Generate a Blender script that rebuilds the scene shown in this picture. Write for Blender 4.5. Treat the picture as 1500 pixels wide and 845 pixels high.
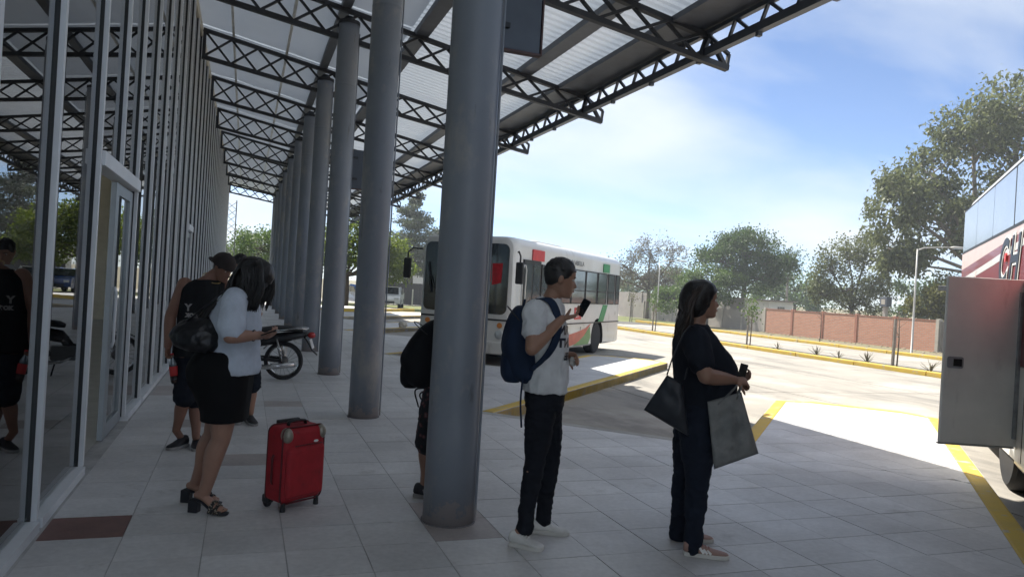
import bpy, bmesh, math, random
import numpy as np
from mathutils import Vector, Matrix, noise
from mathutils.bvhtree import BVHTree
R = math.radians
for o in list(bpy.data.objects): bpy.data.objects.remove(o)
scene = bpy.context.scene
COL = scene.collection

# ------------------------------------------------------------------ camera
YAW, ROLL = R(19.9), R(3.4)
cam_d = bpy.data.cameras.new('camera'); cam = bpy.data.objects.new('camera', cam_d); COL.objects.link(cam)
cam_d.sensor_width = 36; cam_d.lens = 25.92; cam_d.clip_end = 3000; cam_d.clip_start = 0.05
_f = Vector((math.sin(YAW), math.cos(YAW), 0)); _r = Vector((math.cos(YAW), -math.sin(YAW), 0)); _u = Vector((0, 0, 1))
_R = _r*math.cos(ROLL) + _u*math.sin(ROLL); _U = _u*math.cos(ROLL) - _r*math.sin(ROLL)
cam.matrix_world = Matrix(((_R.x, _U.x, -_f.x, 0), (_R.y, _U.y, -_f.y, 0), (_R.z, _U.z, -_f.z, 1.6), (0, 0, 0, 1)))
scene.camera = cam

# ------------------------------------------------------------------ sun + sky
SUN_TRAVEL = Vector((0.215, -0.76, -1.0)).normalized()      # the way the light goes
sun_d = bpy.data.lights.new('sun', 'SUN'); sun = bpy.data.objects.new('sun', sun_d); COL.objects.link(sun)
sun_d.energy = 2.8; sun_d.angle = R(0.53); sun_d.color = (1.0, 0.95, 0.86)
sun.rotation_euler = SUN_TRAVEL.to_track_quat('-Z', 'Y').to_euler(); sun.location = (0, 0, 30)
_ts = -SUN_TRAVEL
world = bpy.data.worlds.new('World'); scene.world = world; world.use_nodes = True
nt = world.node_tree; nt.nodes.clear()
def wn(t, **k):
    n = nt.nodes.new(t)
    for a, b in k.items(): setattr(n, a, b)
    return n
sky = wn('ShaderNodeTexSky', sky_type='NISHITA', sun_disc=False)
sky.sun_elevation = math.asin(_ts.z); sky.sun_rotation = math.atan2(_ts.x, _ts.y)
sky.air_density = 0.55; sky.dust_density = 0.1; sky.ozone_density = 3.0
tc = wn('ShaderNodeTexCoord'); sep = wn('ShaderNodeSeparateXYZ'); nt.links.new(tc.outputs['Generated'], sep.inputs[0])
zz = wn('ShaderNodeMath', operation='MAXIMUM'); nt.links.new(sep.outputs[2], zz.inputs[0]); zz.inputs[1].default_value = 0.0
za = wn('ShaderNodeMath', operation='ADD'); nt.links.new(zz.outputs[0], za.inputs[0]); za.inputs[1].default_value = 0.22
dx = wn('ShaderNodeMath', operation='DIVIDE'); nt.links.new(sep.outputs[0], dx.inputs[0]); nt.links.new(za.outputs[0], dx.inputs[1])
dy = wn('ShaderNodeMath', operation='DIVIDE'); nt.links.new(sep.outputs[1], dy.inputs[0]); nt.links.new(za.outputs[0], dy.inputs[1])
cmb = wn('ShaderNodeCombineXYZ'); nt.links.new(dx.outputs[0], cmb.inputs[0]); nt.links.new(dy.outputs[0], cmb.inputs[1])
mp = wn('ShaderNodeMapping'); nt.links.new(cmb.outputs[0], mp.inputs[0]); mp.inputs['Rotation'].default_value = (0, 0, R(52)); mp.inputs['Scale'].default_value = (0.55, 1.05, 1); mp.inputs['Location'].default_value = (4.95, 0.9, 0)
nz = wn('ShaderNodeTexNoise'); nz.inputs['Scale'].default_value = 0.95; nz.inputs['Detail'].default_value = 9; nz.inputs['Roughness'].default_value = 0.52; nz.inputs['Distortion'].default_value = 0.35
nt.links.new(mp.outputs[0], nz.inputs['Vector'])
cr = wn('ShaderNodeValToRGB'); cr.color_ramp.elements[0].position = 0.37; cr.color_ramp.elements[1].position = 0.60
cr.color_ramp.elements[0].color = (0, 0, 0, 1); cr.color_ramp.elements[1].color = (0.85, 0.85, 0.85, 1)
nt.links.new(nz.outputs[0], cr.inputs[0])
mx = wn('ShaderNodeMix', data_type='RGBA'); nt.links.new(cr.outputs[0], mx.inputs[0]); nt.links.new(sky.outputs[0], mx.inputs[6]); mx.inputs[7].default_value = (4.9, 5.2, 5.4, 1)
bg = wn('ShaderNodeBackground'); bg.inputs[1].default_value = 0.05; nt.links.new(mx.outputs[2], bg.inputs[0])
wo = wn('ShaderNodeOutputWorld'); nt.links.new(bg.outputs[0], wo.inputs[0])
vs = scene.view_settings; vs.view_transform = 'Standard'; vs.look = 'None'; vs.gamma = 1; vs.exposure = 2.05; vs.use_curve_mapping = False
scene.cycles.max_bounces = 9; scene.cycles.diffuse_bounces = 5; scene.cycles.glossy_bounces = 4; scene.cycles.transparent_max_bounces = 16
scene.cycles.use_denoising = True; scene.cycles.sample_clamp_indirect = 6

# ------------------------------------------------------------------ materials
MATS = {}
def mat(name, col, rough=0.6, metal=0.0, var=0.12, vscale=3.0, bump=0.0, bscale=40.0, spec=0.5, col2=None, coat=0.0, detail=6, bdist=0.01):
    if name in MATS: return MATS[name]
    m = bpy.data.materials.new(name); m.use_nodes = True; MATS[name] = m
    t = m.node_tree; b = t.nodes['Principled BSDF']
    b.inputs['Roughness'].default_value = rough; b.inputs['Metallic'].default_value = metal
    b.inputs['Specular IOR Level'].default_value = spec; b.inputs['Coat Weight'].default_value = coat
    tcn = t.nodes.new('ShaderNodeTexCoord')
    n = t.nodes.new('ShaderNodeTexNoise'); n.inputs['Scale'].default_value = vscale; n.inputs['Detail'].default_value = detail; n.inputs['Roughness'].default_value = 0.62
    t.links.new(tcn.outputs['Object'], n.inputs['Vector'])
    rp = t.nodes.new('ShaderNodeValToRGB'); rp.color_ramp.elements[0].position = 0.3; rp.color_ramp.elements[1].position = 0.7
    c2 = col2 if col2 else tuple(c*(1-var*2) for c in col)
    c1 = col if col2 else tuple(min(1, c*(1+var*0.6)) for c in col)
    rp.color_ramp.elements[0].color = (*c2, 1); rp.color_ramp.elements[1].color = (*c1, 1)
    t.links.new(n.outputs[0], rp.inputs[0]); t.links.new(rp.outputs[0], b.inputs['Base Color'])
    if bump > 0:
        n2 = t.nodes.new('ShaderNodeTexNoise'); n2.inputs['Scale'].default_value = bscale; n2.inputs['Detail'].default_value = 5
        t.links.new(tcn.outputs['Object'], n2.inputs['Vector'])
        bp = t.nodes.new('ShaderNodeBump'); bp.inputs['Strength'].default_value = bump; bp.inputs['Distance'].default_value = bdist
        t.links.new(n2.outputs[0], bp.inputs['Height']); t.links.new(bp.outputs[0], b.inputs['Normal'])
    return m
def glass(name, tint, ior=1.55, rough=0.0, refl=1.0):
    """a pane: clear tinted transmission plus mirror reflection by Fresnel"""
    m = bpy.data.materials.new(name); m.use_nodes = True; MATS[name] = m
    t = m.node_tree; t.nodes.clear()
    o = t.nodes.new('ShaderNodeOutputMaterial'); mixn = t.nodes.new('ShaderNodeMixShader')
    tr = t.nodes.new('ShaderNodeBsdfTransparent'); tr.inputs[0].default_value = (*tint, 1)
    g = t.nodes.new('ShaderNodeBsdfGlossy'); g.inputs['Roughness'].default_value = rough; g.inputs[0].default_value = (refl, refl, refl, 1)
    f = t.nodes.new('ShaderNodeFresnel'); f.inputs[0].default_value = ior
    t.links.new(f.outputs[0], mixn.inputs[0]); t.links.new(tr.outputs[0], mixn.inputs[1]); t.links.new(g.outputs[0], mixn.inputs[2]); t.links.new(mixn.outputs[0], o.inputs[0])
    return m
def leafmat(name, c1, c2, trans=0.35):
    m = bpy.data.materials.new(name); m.use_nodes = True; MATS[name] = m
    t = m.node_tree; b = t.nodes['Principled BSDF']; b.inputs['Roughness'].default_value = 0.55; b.inputs['Specular IOR Level'].default_value = 0.3
    at = t.nodes.new('ShaderNodeAttribute'); at.attribute_name = 'tone'
    mixc = t.nodes.new('ShaderNodeMix'); mixc.data_type = 'RGBA'; mixc.inputs[6].default_value = (*c1, 1); mixc.inputs[7].default_value = (*c2, 1)
    t.links.new(at.outputs['Fac'], mixc.inputs[0]); t.links.new(mixc.outputs[2], b.inputs['Base Color'])
    tl = t.nodes.new('ShaderNodeBsdfTranslucent'); t.links.new(mixc.outputs[2], tl.inputs[0])
    ms = t.nodes.new('ShaderNodeMixShader'); ms.inputs[0].default_value = trans
    o = t.nodes['Material Output']; t.links.new(b.outputs[0], ms.inputs[1]); t.links.new(tl.outputs[0], ms.inputs[2]); t.links.new(ms.outputs[0], o.inputs[0])
    return m

def add_translucency(name, col, trans):
    """translucency added to the roofing, so daylight fills the shade under it"""
    m = MATS[name]; t = m.node_tree; b = t.nodes['Principled BSDF']; o = t.nodes['Material Output']
    tl = t.nodes.new('ShaderNodeBsdfTranslucent'); tl.inputs[0].default_value = (*col, 1)
    ms = t.nodes.new('ShaderNodeMixShader'); ms.inputs[0].default_value = trans
    t.links.new(b.outputs[0], ms.inputs[1]); t.links.new(tl.outputs[0], ms.inputs[2]); t.links.new(ms.outputs[0], o.inputs[0])
def worn(name, under, lo, hi, scale, stretch=(1,1,1)):
    """chipped and scuffed patches of another colour over a material"""
    m = MATS[name]; t = m.node_tree; b = t.nodes['Principled BSDF']; src = b.inputs['Base Color'].links[0].from_socket
    g = t.nodes.new('ShaderNodeNewGeometry'); mp = t.nodes.new('ShaderNodeMapping'); mp.inputs['Scale'].default_value = stretch; t.links.new(g.outputs['Position'], mp.inputs[0])
    n = t.nodes.new('ShaderNodeTexNoise'); n.inputs['Scale'].default_value = scale; n.inputs['Detail'].default_value = 8; n.inputs['Roughness'].default_value = .68; t.links.new(mp.outputs[0], n.inputs['Vector'])
    r = t.nodes.new('ShaderNodeMapRange'); r.inputs[1].default_value = lo; r.inputs[2].default_value = hi; t.links.new(n.outputs[0], r.inputs[0])
    mx = t.nodes.new('ShaderNodeMix'); mx.data_type = 'RGBA'; t.links.new(r.outputs[0], mx.inputs[0]); t.links.new(src, mx.inputs[6]); mx.inputs[7].default_value = (*under, 1); t.links.new(mx.outputs[2], b.inputs['Base Color'])

# ------------------------------------------------------------------ mesh helpers
class MB:
    def __init__(s): s.v = []; s.f = []; s.m = []; s.cur = 0
    def add(s, vs, fs):
        o = len(s.v); s.v += [tuple(p) for p in vs]; s.f += [tuple(i+o for i in f) for f in fs]; s.m += [s.cur]*len(fs); return s
    def box(s, x0, x1, y0, y1, z0, z1):
        return s.add([(x0,y0,z0),(x1,y0,z0),(x1,y1,z0),(x0,y1,z0),(x0,y0,z1),(x1,y0,z1),(x1,y1,z1),(x0,y1,z1)],
                     [(0,3,2,1),(4,5,6,7),(0,1,5,4),(1,2,6,5),(2,3,7,6),(3,0,4,7)])
    def bar(s, p, q, w, h=None, up=(0,0,1)):
        p, q, up = Vector(p), Vector(q), Vector(up); h = h or w; d = (q-p).normalized()
        if abs(d.dot(up)) > 0.98: up = Vector((1,0,0))
        a = d.cross(up).normalized()*w/2; b = a.cross(d).normalized()*h/2
        return s.add([p-a-b,p+a-b,p+a+b,p-a+b,q-a-b,q+a-b,q+a+b,q-a+b],[(0,1,2,3),(7,6,5,4),(0,4,5,1),(1,5,6,2),(2,6,7,3),(3,7,4,0)])
    def tube(s, pts, rad, n=10, cap=True, side=None, ratio=1.0):
        pts = [Vector(p) for p in pts]; k = len(pts)
        if not hasattr(rad, '__len__'): rad = [rad]*k
        o = len(s.v); ref = Vector(side) if side is not None else None; prev = None
        for i in range(k):
            d = (pts[min(i+1,k-1)]-pts[max(i-1,0)]).normalized()
            if ref is not None: a = (ref - d*ref.dot(d)).normalized()
            elif prev is None:
                a = d.cross(Vector((0,0,1)) if abs(d.z) < 0.9 else Vector((1,0,0))).normalized()
            else: a = (prev - d*prev.dot(d)).normalized()
            prev = a; b = d.cross(a).normalized()
            ra, rb = (rad[i] if hasattr(rad[i], '__len__') else (rad[i], rad[i]*ratio))
            for j in range(n):
                t = 2*math.pi*j/n; s.v.append(tuple(pts[i] + a*ra*math.cos(t) + b*rb*math.sin(t)))
        for i in range(k-1):
            for j in range(n):
                s.f.append((o+i*n+j, o+i*n+(j+1)%n, o+(i+1)*n+(j+1)%n, o+(i+1)*n+j)); s.m.append(s.cur)
        if cap:
            s.f.append(tuple(o+j for j in reversed(range(n)))); s.f.append(tuple(o+(k-1)*n+j for j in range(n))); s.m += [s.cur]*2
        return s
    def lathe(s, prof, c=(0,0,0), axis='z', n=24):
        o = len(s.v)
        for (r, h) in prof:
            for j in range(n):
                t = 2*math.pi*j/n; a, b = r*math.cos(t), r*math.sin(t)
                p = {'z': (a,b,h), 'y': (a,h,-b), 'x': (h,a,b)}[axis]
                s.v.append((p[0]+c[0], p[1]+c[1], p[2]+c[2]))
        for i in range(len(prof)-1):
            for j in range(n):
                s.f.append((o+i*n+j, o+i*n+(j+1)%n, o+(i+1)*n+(j+1)%n, o+(i+1)*n+j)); s.m.append(s.cur)
        s.f.append(tuple(o+j for j in reversed(range(n)))); s.f.append(tuple(o+(len(prof)-1)*n+j for j in range(n))); s.m += [s.cur]*2
        return s
    def prism(s, poly, z0, z1, plane='xy'):
        n = len(poly)
        def P(a, b, h): return {'xy': (a,b,h), 'xz': (a,h,b), 'yz': (h,a,b)}[plane]
        return s.add([P(a,b,z0) for a,b in poly]+[P(a,b,z1) for a,b in poly],
              [tuple(reversed(range(n))), tuple(range(n,2*n))]+[(i,(i+1)%n,n+(i+1)%n,n+i) for i in range(n)])
    def ell(s, c, r, n=14, m=10, rot=None):
        o = len(s.v); c = Vector(c)
        for i in range(m+1):
            ph = math.pi*i/m
            for j in range(n):
                t = 2*math.pi*j/n
                p = Vector((r[0]*math.sin(ph)*math.cos(t), r[1]*math.sin(ph)*math.sin(t), r[2]*math.cos(ph)))
                if rot is not None: p = rot @ p
                s.v.append(tuple(c+p))
        for i in range(m):
            for j in range(n):
                s.f.append((o+i*n+j, o+(i+1)*n+j, o+(i+1)*n+(j+1)%n, o+i*n+(j+1)%n)); s.m.append(s.cur)
        return s
    def mesh(s, name, mats):
        me = bpy.data.meshes.new(name); me.from_pydata(s.v, [], s.f)
        if not isinstance(mats, (list, tuple)): mats = [mats]
        for m in mats: me.materials.append(MATS[m] if isinstance(m, str) else m)
        if len(mats) > 1: me.polygons.foreach_set('material_index', s.m)
        me.validate(); me.update(); return me
    def build(s, name, mats, parent=None, smooth=False, bevel=0, bseg=2, loc=None):
        me = s.mesh(name, mats)
        if smooth: me.shade_smooth() if hasattr(me, 'shade_smooth') else me.polygons.foreach_set('use_smooth', [True]*len(me.polygons))
        o = link(name, me, parent)
        if loc: o.location = loc
        if bevel:
            bv = o.modifiers.new('bevel', 'BEVEL'); bv.width = bevel; bv.segments = bseg; bv.limit_method = 'ANGLE'; bv.angle_limit = R(35)
        return o
def link(name, data, parent=None):
    o = bpy.data.objects.new(name, data); COL.objects.link(o); o.parent = parent; return o
def tag(o, label=None, cat=None, group=None, kind=None):
    if label: o['label'] = label
    if cat: o['category'] = cat
    if group: o['group'] = group
    if kind: o['kind'] = kind
    return o
def thing(name, label, cat, loc=(0,0,0), rz=0, group=None):
    o = link(name, None); o.empty_display_size = 0.2; o.location = loc; o.rotation_euler = (0,0,rz)
    return tag(o, label, cat, group)
def piece(name, me, parent, loc=(0,0,0), rz=0):
    o = link(name, me, parent); o.location = loc; o.rotation_euler = (0,0,rz); return o
def smooth_angle(o, a=40):
    me = o.data; me.polygons.foreach_set('use_smooth', [True]*len(me.polygons))
    bm = bmesh.new(); bm.from_mesh(me); bmesh.ops.remove_doubles(bm, verts=bm.verts, dist=1e-5)
    bmesh.ops.recalc_face_normals(bm, faces=bm.faces)
    for e in bm.edges:
        if len(e.link_faces) == 2 and e.calc_face_angle(0) > R(a): e.smooth = False
    bm.to_mesh(me); bm.free(); return o
def evaluated(o):
    dg = bpy.context.evaluated_depsgraph_get(); return bpy.data.meshes.new_from_object(o.evaluated_get(dg))
# ================================================================== SETTING
random.seed(7)
mat('dirt', (0.20,0.165,0.11), 0.95, var=0.2, vscale=0.35, bump=0.6, bscale=9, col2=(0.13,0.125,0.06), bdist=0.05)
mat('grass_dry', (0.17,0.17,0.06), 0.95, vscale=0.6, bump=0.8, bscale=14, col2=(0.09,0.12,0.03), bdist=0.06)
mat('soil', (0.16,0.12,0.08), 0.95, vscale=2, bump=0.8, bscale=12, col2=(0.09,0.07,0.045), bdist=0.04)
mat('slab', (0.33,0.305,0.265), 0.85, vscale=0.7, bump=0.25, bscale=30, col2=(0.26,0.24,0.21), detail=10, bdist=0.006)
mat('joint', (0.10,0.095,0.09), 0.95)
mat('screed', (0.46,0.455,0.445), 0.95, var=0.2)
mat('kerb_yellow', (0.60,0.40,0.035), 0.7, vscale=2.2, bump=0.3, bscale=30, col2=(0.48,0.33,0.06), detail=9)
mat('kerb_plain', (0.40,0.39,0.36), 0.85, vscale=3, bump=0.3, bscale=30)
worn('kerb_yellow', (0.36,0.34,0.30), .56, .66, 5.0); worn('slab', (0.16,0.15,0.135), .50, .70, 1.1, (1,.22,1)); worn('slab', (0.42,0.39,0.345), .52, .72, .5); worn('slab', (0.07,0.066,0.06), .70, .74, 3.5)
def tilemat(name, c1, c2):
    m = mat(name, c1, 0.5, vscale=1.7, bump=0.15, bscale=60, col2=c2, detail=9, spec=0.35, bdist=0.003)
    t = m.node_tree; b = t.nodes['Principled BSDF']; rp = [n for n in t.nodes if n.type == 'VALTORGB'][0]
    # tone differs from tile to tile and grime drifts over many tiles
    oi = t.nodes.new('ShaderNodeObjectInfo'); geo = t.nodes.new('ShaderNodeNewGeometry')
    g = t.nodes.new('ShaderNodeTexNoise'); g.inputs['Scale'].default_value = 0.9; g.inputs['Detail'].default_value = 8; g.inputs['Roughness'].default_value = 0.65
    t.links.new(geo.outputs['Position'], g.inputs['Vector'])
    sp = t.nodes.new('ShaderNodeTexNoise'); sp.inputs['Scale'].default_value = 26; sp.inputs['Detail'].default_value = 4; t.links.new(geo.outputs['Position'], sp.inputs['Vector'])
    def mr(src, a, b2, c, d):
        n = t.nodes.new('ShaderNodeMapRange'); n.inputs[1].default_value = a; n.inputs[2].default_value = b2; n.inputs[3].default_value = c; n.inputs[4].default_value = d
        t.links.new(src, n.inputs[0]); return n.outputs[0]
    def mul(a, b2):
        n = t.nodes.new('ShaderNodeMath'); n.operation = 'MULTIPLY'; t.links.new(a, n.inputs[0]); t.links.new(b2, n.inputs[1]); return n.outputs[0]
    k = mul(mul(mr(oi.outputs['Random'], 0, 1, 0.92, 1.05), mr(g.outputs[0], 0.3, 0.7, 0.78, 1.08)), mr(sp.outputs[0], 0.35, 0.65, 0.93, 1.04))
    vm = t.nodes.new('ShaderNodeVectorMath'); vm.operation = 'SCALE'; t.links.new(rp.outputs[0], vm.inputs[0]); t.links.new(k, vm.inputs['Scale'])
    t.links.new(vm.outputs[0], b.inputs['Base Color'])
    t.links.new(mr(g.outputs[0], 0.3, 0.7, 0.62, 0.42), b.inputs['Roughness'])
    return m
tilemat('tile', (0.64,0.63,0.62), (0.55,0.545,0.54)); worn('tile', (0.33,0.315,0.30), .60, .74, 2.3); worn('tile', (0.10,0.095,0.09), .735, .75, 17)
tilemat('tile_red', (0.24,0.125,0.10), (0.16,0.09,0.08))
tilemat('tile_pink', (0.45,0.395,0.37), (0.38,0.345,0.33))

def sheet(name, x0, x1, y0, y1, z, m, kind='structure'):
    b = MB(); b.add([(x0,y0,z),(x1,y0,z),(x1,y1,z),(x0,y1,z)], [(0,1,2,3)]); return tag(b.build(name, m), kind=kind)
sheet('ground', -900, 900, -900, 900, -0.21, 'dirt')
sheet('grass_verge', -40, 30.4, 44.4, 55.4, -0.19, 'grass_dry')
sheet('grass_verge', 25.25, 30.4, -40, 44.3, -0.185, 'dirt')
yard = sheet('yard', -1.5, 18.0, -40, 44.2, -0.175, 'joint')
random.seed(3)
def slabs(parent, xs, ys, z):
    cache = {}
    for i in range(len(xs)-1):
        for j in range(len(ys)-1):
            w, l = round(xs[i+1]-xs[i]-0.025, 4), round(ys[j+1]-ys[j]-0.025, 4)
            if (w,l) not in cache: cache[(w,l)] = MB().box(0, w, 0, l, -0.02, 0).mesh('slab', 'slab')
            piece('slab', cache[(w,l)], parent, (xs[i]+0.0125, ys[j]+0.0125, z))
slabs(yard, [2.9,6.6,10.3,14.0,17.95], [-6+4.5*k for k in range(12)], -0.15)
road = sheet('road', 19.6, 24.9, -40, 44.2, -0.172, 'joint')
slabs(road, [19.62,22.2,24.88], [-2+5.2*k for k in range(9)], -0.15)
tag(sheet('planting_strip', 18.2, 19.55, -40, 44.2, -0.14, 'soil'))
sheet('street', -60, 60, 55.6, 64, -0.17, 'slab')

def kerb(name, p, q, w, z0, z1, m, parent=None, kind=None):
    """a kerb between two plan points, p-q being its left side"""
    p, q = Vector(p), Vector(q); d = (q-p).normalized(); n = Vector((-d.y, d.x))*w
    poly = [p, q, q+n, p+n]; b = MB(); b.prism([(v.x, v.y) for v in reversed(poly)] if False else [(v.x,v.y) for v in poly], z0, z1)
    o = b.build(name, m, parent, bevel=0.018)
    if kind: tag(o, kind=kind)
    return o
for nm, x in (('kerb', 18.0), ('kerb', 24.9)):
    root = tag(link(nm, None), kind='structure')
    y = -8.0
    me = MB().box(0, 0.2, 0, 2.58, -0.2, 0).mesh('kerb_stone', 'kerb_yellow')
    while y < 44:
        o = piece('kerb_stone', me, root, (x+random.uniform(-.006,.006), y, -0.02+random.uniform(-.006,.004))); y += 2.6
        bv = o.modifiers.new('b', 'BEVEL'); bv.width = 0.02; bv.segments = 2
# planting strip back edge
root = tag(link('kerb', None), kind='structure'); me = MB().box(0, 0.1, 0, 2.59, -0.2, 0).mesh('kerb_stone', 'kerb_plain')
for k in range(20): piece('kerb_stone', me, root, (19.52, -8+2.6*k, -0.09))

# ---------------------------------------------------------------- platform with saw-tooth bus bays
S = math.sqrt(.5); DV = Vector((S, S)); EV = Vector((S, -S))
AY, PER, BAYW, NOSE, KW = 8.94, 7.2, 3.0, 4.55, 0.17
BAYS = list(range(-2, 5))
def A_(k): return Vector((3.08, AY+PER*k-(0.42 if k < 0 else 0)))
def uv(p, k): q = Vector(p)-A_(k); return q.dot(DV), q.dot(EV)
def FWf(k): return S*(A_(k).y-A_(k-1).y)     # bay pitch measured across
poly = [(-1.20, -8.0)]
pts = []
for k in BAYS:
    a = A_(k); b = a+EV*BAYW
    pts += [A_(k)+DV*NOSE+EV*FWf(k), A_(k)+DV*(NOSE+0.35)+EV*(FWf(k)-0.5), A_(k)+DV*(NOSE+.35)+EV*(BAYW+0.5), A_(k)+DV*NOSE+EV*BAYW, b, a]
poly += [(max(3.08,pts[0].x)-4.6, -8.0)] + [(p.x, p.y) for p in pts[0:]] + [(A_(4).x+3.4, 44.2), (-1.20, 44.2)]
platform = tag(MB().prism(poly, -0.2, -0.005).build('platform', 'screed'), kind='structure')
def clip(poly, n, c, keep_ge=True):
    out = []
    for i in range(len(poly)):
        a, b = poly[i], poly[(i+1)%len(poly)]
        da, db = n[0]*a[0]+n[1]*a[1]-c, n[0]*b[0]+n[1]*b[1]-c
        if not keep_ge: da, db = -da, -db
        if da >= 0: out.append(a)
        if (da > 0 and db < 0) or (da < 0 and db > 0):
            t = da/(da-db); out.append((a[0]+(b[0]-a[0])*t, a[1]+(b[1]-a[1])*t))
    return out
def area(p): return abs(sum(p[i][0]*p[(i+1)%len(p)][1]-p[(i+1)%len(p)][0]*p[i][1] for i in range(len(p))))/2
def cut_tile(poly):
    """tile outline minus every bay (grown by its kerb) and minus what lies past the nose of a finger"""
    todo = [poly]
    for k in BAYS:
        a = A_(k)
        planes = [(-DV, -(DV.dot(a)-KW)), (-EV, -(EV.dot(a)-KW)), (EV, EV.dot(a)+BAYW+KW)]   # outside of each edge: n.p >= c
        nxt = []
        for p in todo:
            rest = p
            for n, c in planes:
                if len(rest) < 3: break
                o = clip(rest, n, c, True)
                if len(o) >= 3 and area(o) > 0.004: nxt.append(o)
                rest = clip(rest, n, c, False)
        todo = nxt
    out = []
    for p in todo:
        cx = sum(q[0] for q in p)/len(p); cy = sum(q[1] for q in p)/len(p)
        k = math.floor((AY + 0 - (cy - (cx-3.08)) + 0)/PER*-1)    # bay whose left line lies just above
        for kk in (k-1, k, k+1, k+2):
            u, v = uv((cx,cy), kk)
            if BAYW-0.01 <= v <= FWf(kk)+0.01:
                p = clip(p, -DV, -(DV.dot(A_(kk))+NOSE+0.35-KW), True); break
        if len(p) >= 3 and area(p) > 0.004: out.append(p)
    return out
TX, TY, X0, Y0, GAP = 0.45, 0.41, -1.045, 4.86-0.41*25, 0.003
full_me = {}
for nm in ('tile', 'tile_red', 'tile_pink'):
    full_me[nm] = MB().box(0, TX-2*GAP, 0, TY-2*GAP, -0.016, 0).mesh('floor_tile', nm)
REDS = {(0,25)}; PINKS = {(2,29),(5,25),(5,24),(0,38),(0,39),(3,36),(1,33),(4,20),(2,22)}
cand = []
fwv = (math.sin(YAW), math.cos(YAW)); rtv = (math.cos(YAW), -math.sin(YAW))
for i in range(0, 34):
    for j in range(0, 122):
        x, y = X0+TX*i, Y0+TY*j
        if x > 4.4 and (y-x) > 41: continue
        cx, cy = x+TX/2, y+TY/2
        if y > 43.6: continue
        u = max(uv((cx,cy), k)[0] if BAYW-0.4 <= uv((cx,cy),k)[1] <= FWf(k)+0.3 else -9 for k in BAYS)
        if x > 3 and u > NOSE+0.6: continue
        if x > 12: continue
        cand.append((i,j,x,y,cx,cy))
random.seed(11)
near, rest = [], MB()
for (i,j,x,y,cx,cy) in cand:
    q = [(x+GAP,y+GAP),(x+TX-GAP,y+GAP),(x+TX-GAP,y+TY-GAP),(x+GAP,y+TY-GAP)]
    ps = cut_tile(q) if x > 2.0 else [q]
    dep = cx*fwv[0]+cy*fwv[1]; lat = cx*rtv[0]+cy*rtv[1]
    vis = dep > 1.5 and abs(lat)/max(dep,.1) < 0.78 and 1.6/max(dep,.1) < 0.47
    for p in ps:
        near.append((dep if vis else 1e3+abs(dep), i, j, x, y, p, len(ps) == 1 and abs(area(p)-area(q)) < 1e-6))
near.sort(key=lambda t: t[0])
for n, (dep, i, j, x, y, p, whole) in enumerate(near):
    mt = 'tile_red' if (i,j) in REDS else 'tile_pink' if (i,j) in PINKS else 'tile'
    dz = random.uniform(-0.0012, 0.0012)
    if n < 300:
        if whole: piece('floor_tile', full_me[mt], platform, (x+GAP, y+GAP, dz))
        else:
            o = MB().prism(p, -0.016, 0).build('floor_tile', mt, platform); o.location.z = dz
    else:
        rest.cur = {'tile':0,'tile_red':1,'tile_pink':2}[mt]; rest.prism(p, -0.016+dz, dz)
tag(rest.build('floor_tile', ['tile','tile_red','tile_pink'], platform), kind='stuff')
for k in BAYS:
    a = A_(k); b = a+EV*BAYW; c = b+DV*NOSE
    kerb('kerb', a-DV*0, b, -KW if False else 0.2, -0.17, 0.003, 'kerb_plain', platform) if False else None
    # head of the bay (plain), finger sides and nose (yellow)
    def kb(p, q, inward, m, z=0.004):
        n = inward*KW; pl = [(p.x,p.y),(q.x,q.y),((q+n).x,(q+n).y),((p+n).x,(p+n).y)]
        ar = sum(pl[i][0]*pl[(i+1)%4][1]-pl[(i+1)%4][0]*pl[i][1] for i in range(4))
        MB().prism(pl if ar > 0 else pl[::-1], -0.19, z).build('kerb', m, platform, bevel=0.02)
    kb(a+EV*0.001-EV*KW, b+EV*KW, -DV, 'kerb_plain', 0.001)
    kb(b+DV*0.003, c, EV, 'kerb_yellow')
    kb(a+DV*0.003, a+DV*(NOSE+FWf(k+1)), -EV, 'kerb_yellow')
    n1 = c+DV*0.35+EV*0.5; n2 = a+DV*(NOSE+0.35)+EV*(FWf(k)-0.5); e = a+DV*NOSE+EV*FWf(k)
    kb(n1, n2, -DV, 'kerb_yellow', 0.006)
    kb(c, n1, (EV-DV).normalized(), 'kerb_yellow', 0.002); kb(n2, e, (-EV-DV).normalized(), 'kerb_yellow', 0.002)
tag(MB().box(0,0.1,0,0.1,0,0.01) and MB().prism([(-0.9,0),(0,0),(0,0.01)],0,.01) and platform, kind='structure')

# ---------------------------------------------------------------- canopy
mat('steel_dark', (0.028,0.031,0.038), 0.55, var=0.2, vscale=5)
mat('steel_gray', (0.085,0.095,0.115), 0.5, var=0.12, vscale=5)
mat('sheet_metal', (0.68,0.68,0.66), 0.55, metal=0.1, var=0.10, vscale=0.9, detail=8)
mat('foil', (0.62,0.615,0.60), 0.6, vscale=0.8, col2=(0.50,0.495,0.49), bump=0.35, bscale=3.0, bdist=0.03)
mat('galv', (0.62,0.62,0.60), 0.45, metal=0.3)
mat('cream_paint', (0.55,0.50,0.40), 0.7, var=0.08)
add_translucency('sheet_metal', (0.58,0.67,0.80), .135); add_translucency('foil', (0.74,0.76,0.80), .60)  # metal and foil made to pass bluish daylight, added as fill below
canopy = thing('platform_canopy', 'long sloping steel canopy with dark lattice trusses over the tiled platform', 'canopy', (0,0,0))
TY0, TSP = 4.85, 3.85
def ztop(x): return 6.50-0.186*(x+1.1)
def zbot(x): return 5.95-0.155*(x+1.1)
def zroof(x): return ztop(x)+0.14
XA, XB, XE = -1.08, 6.12, 5.88
ch = MB()
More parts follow.
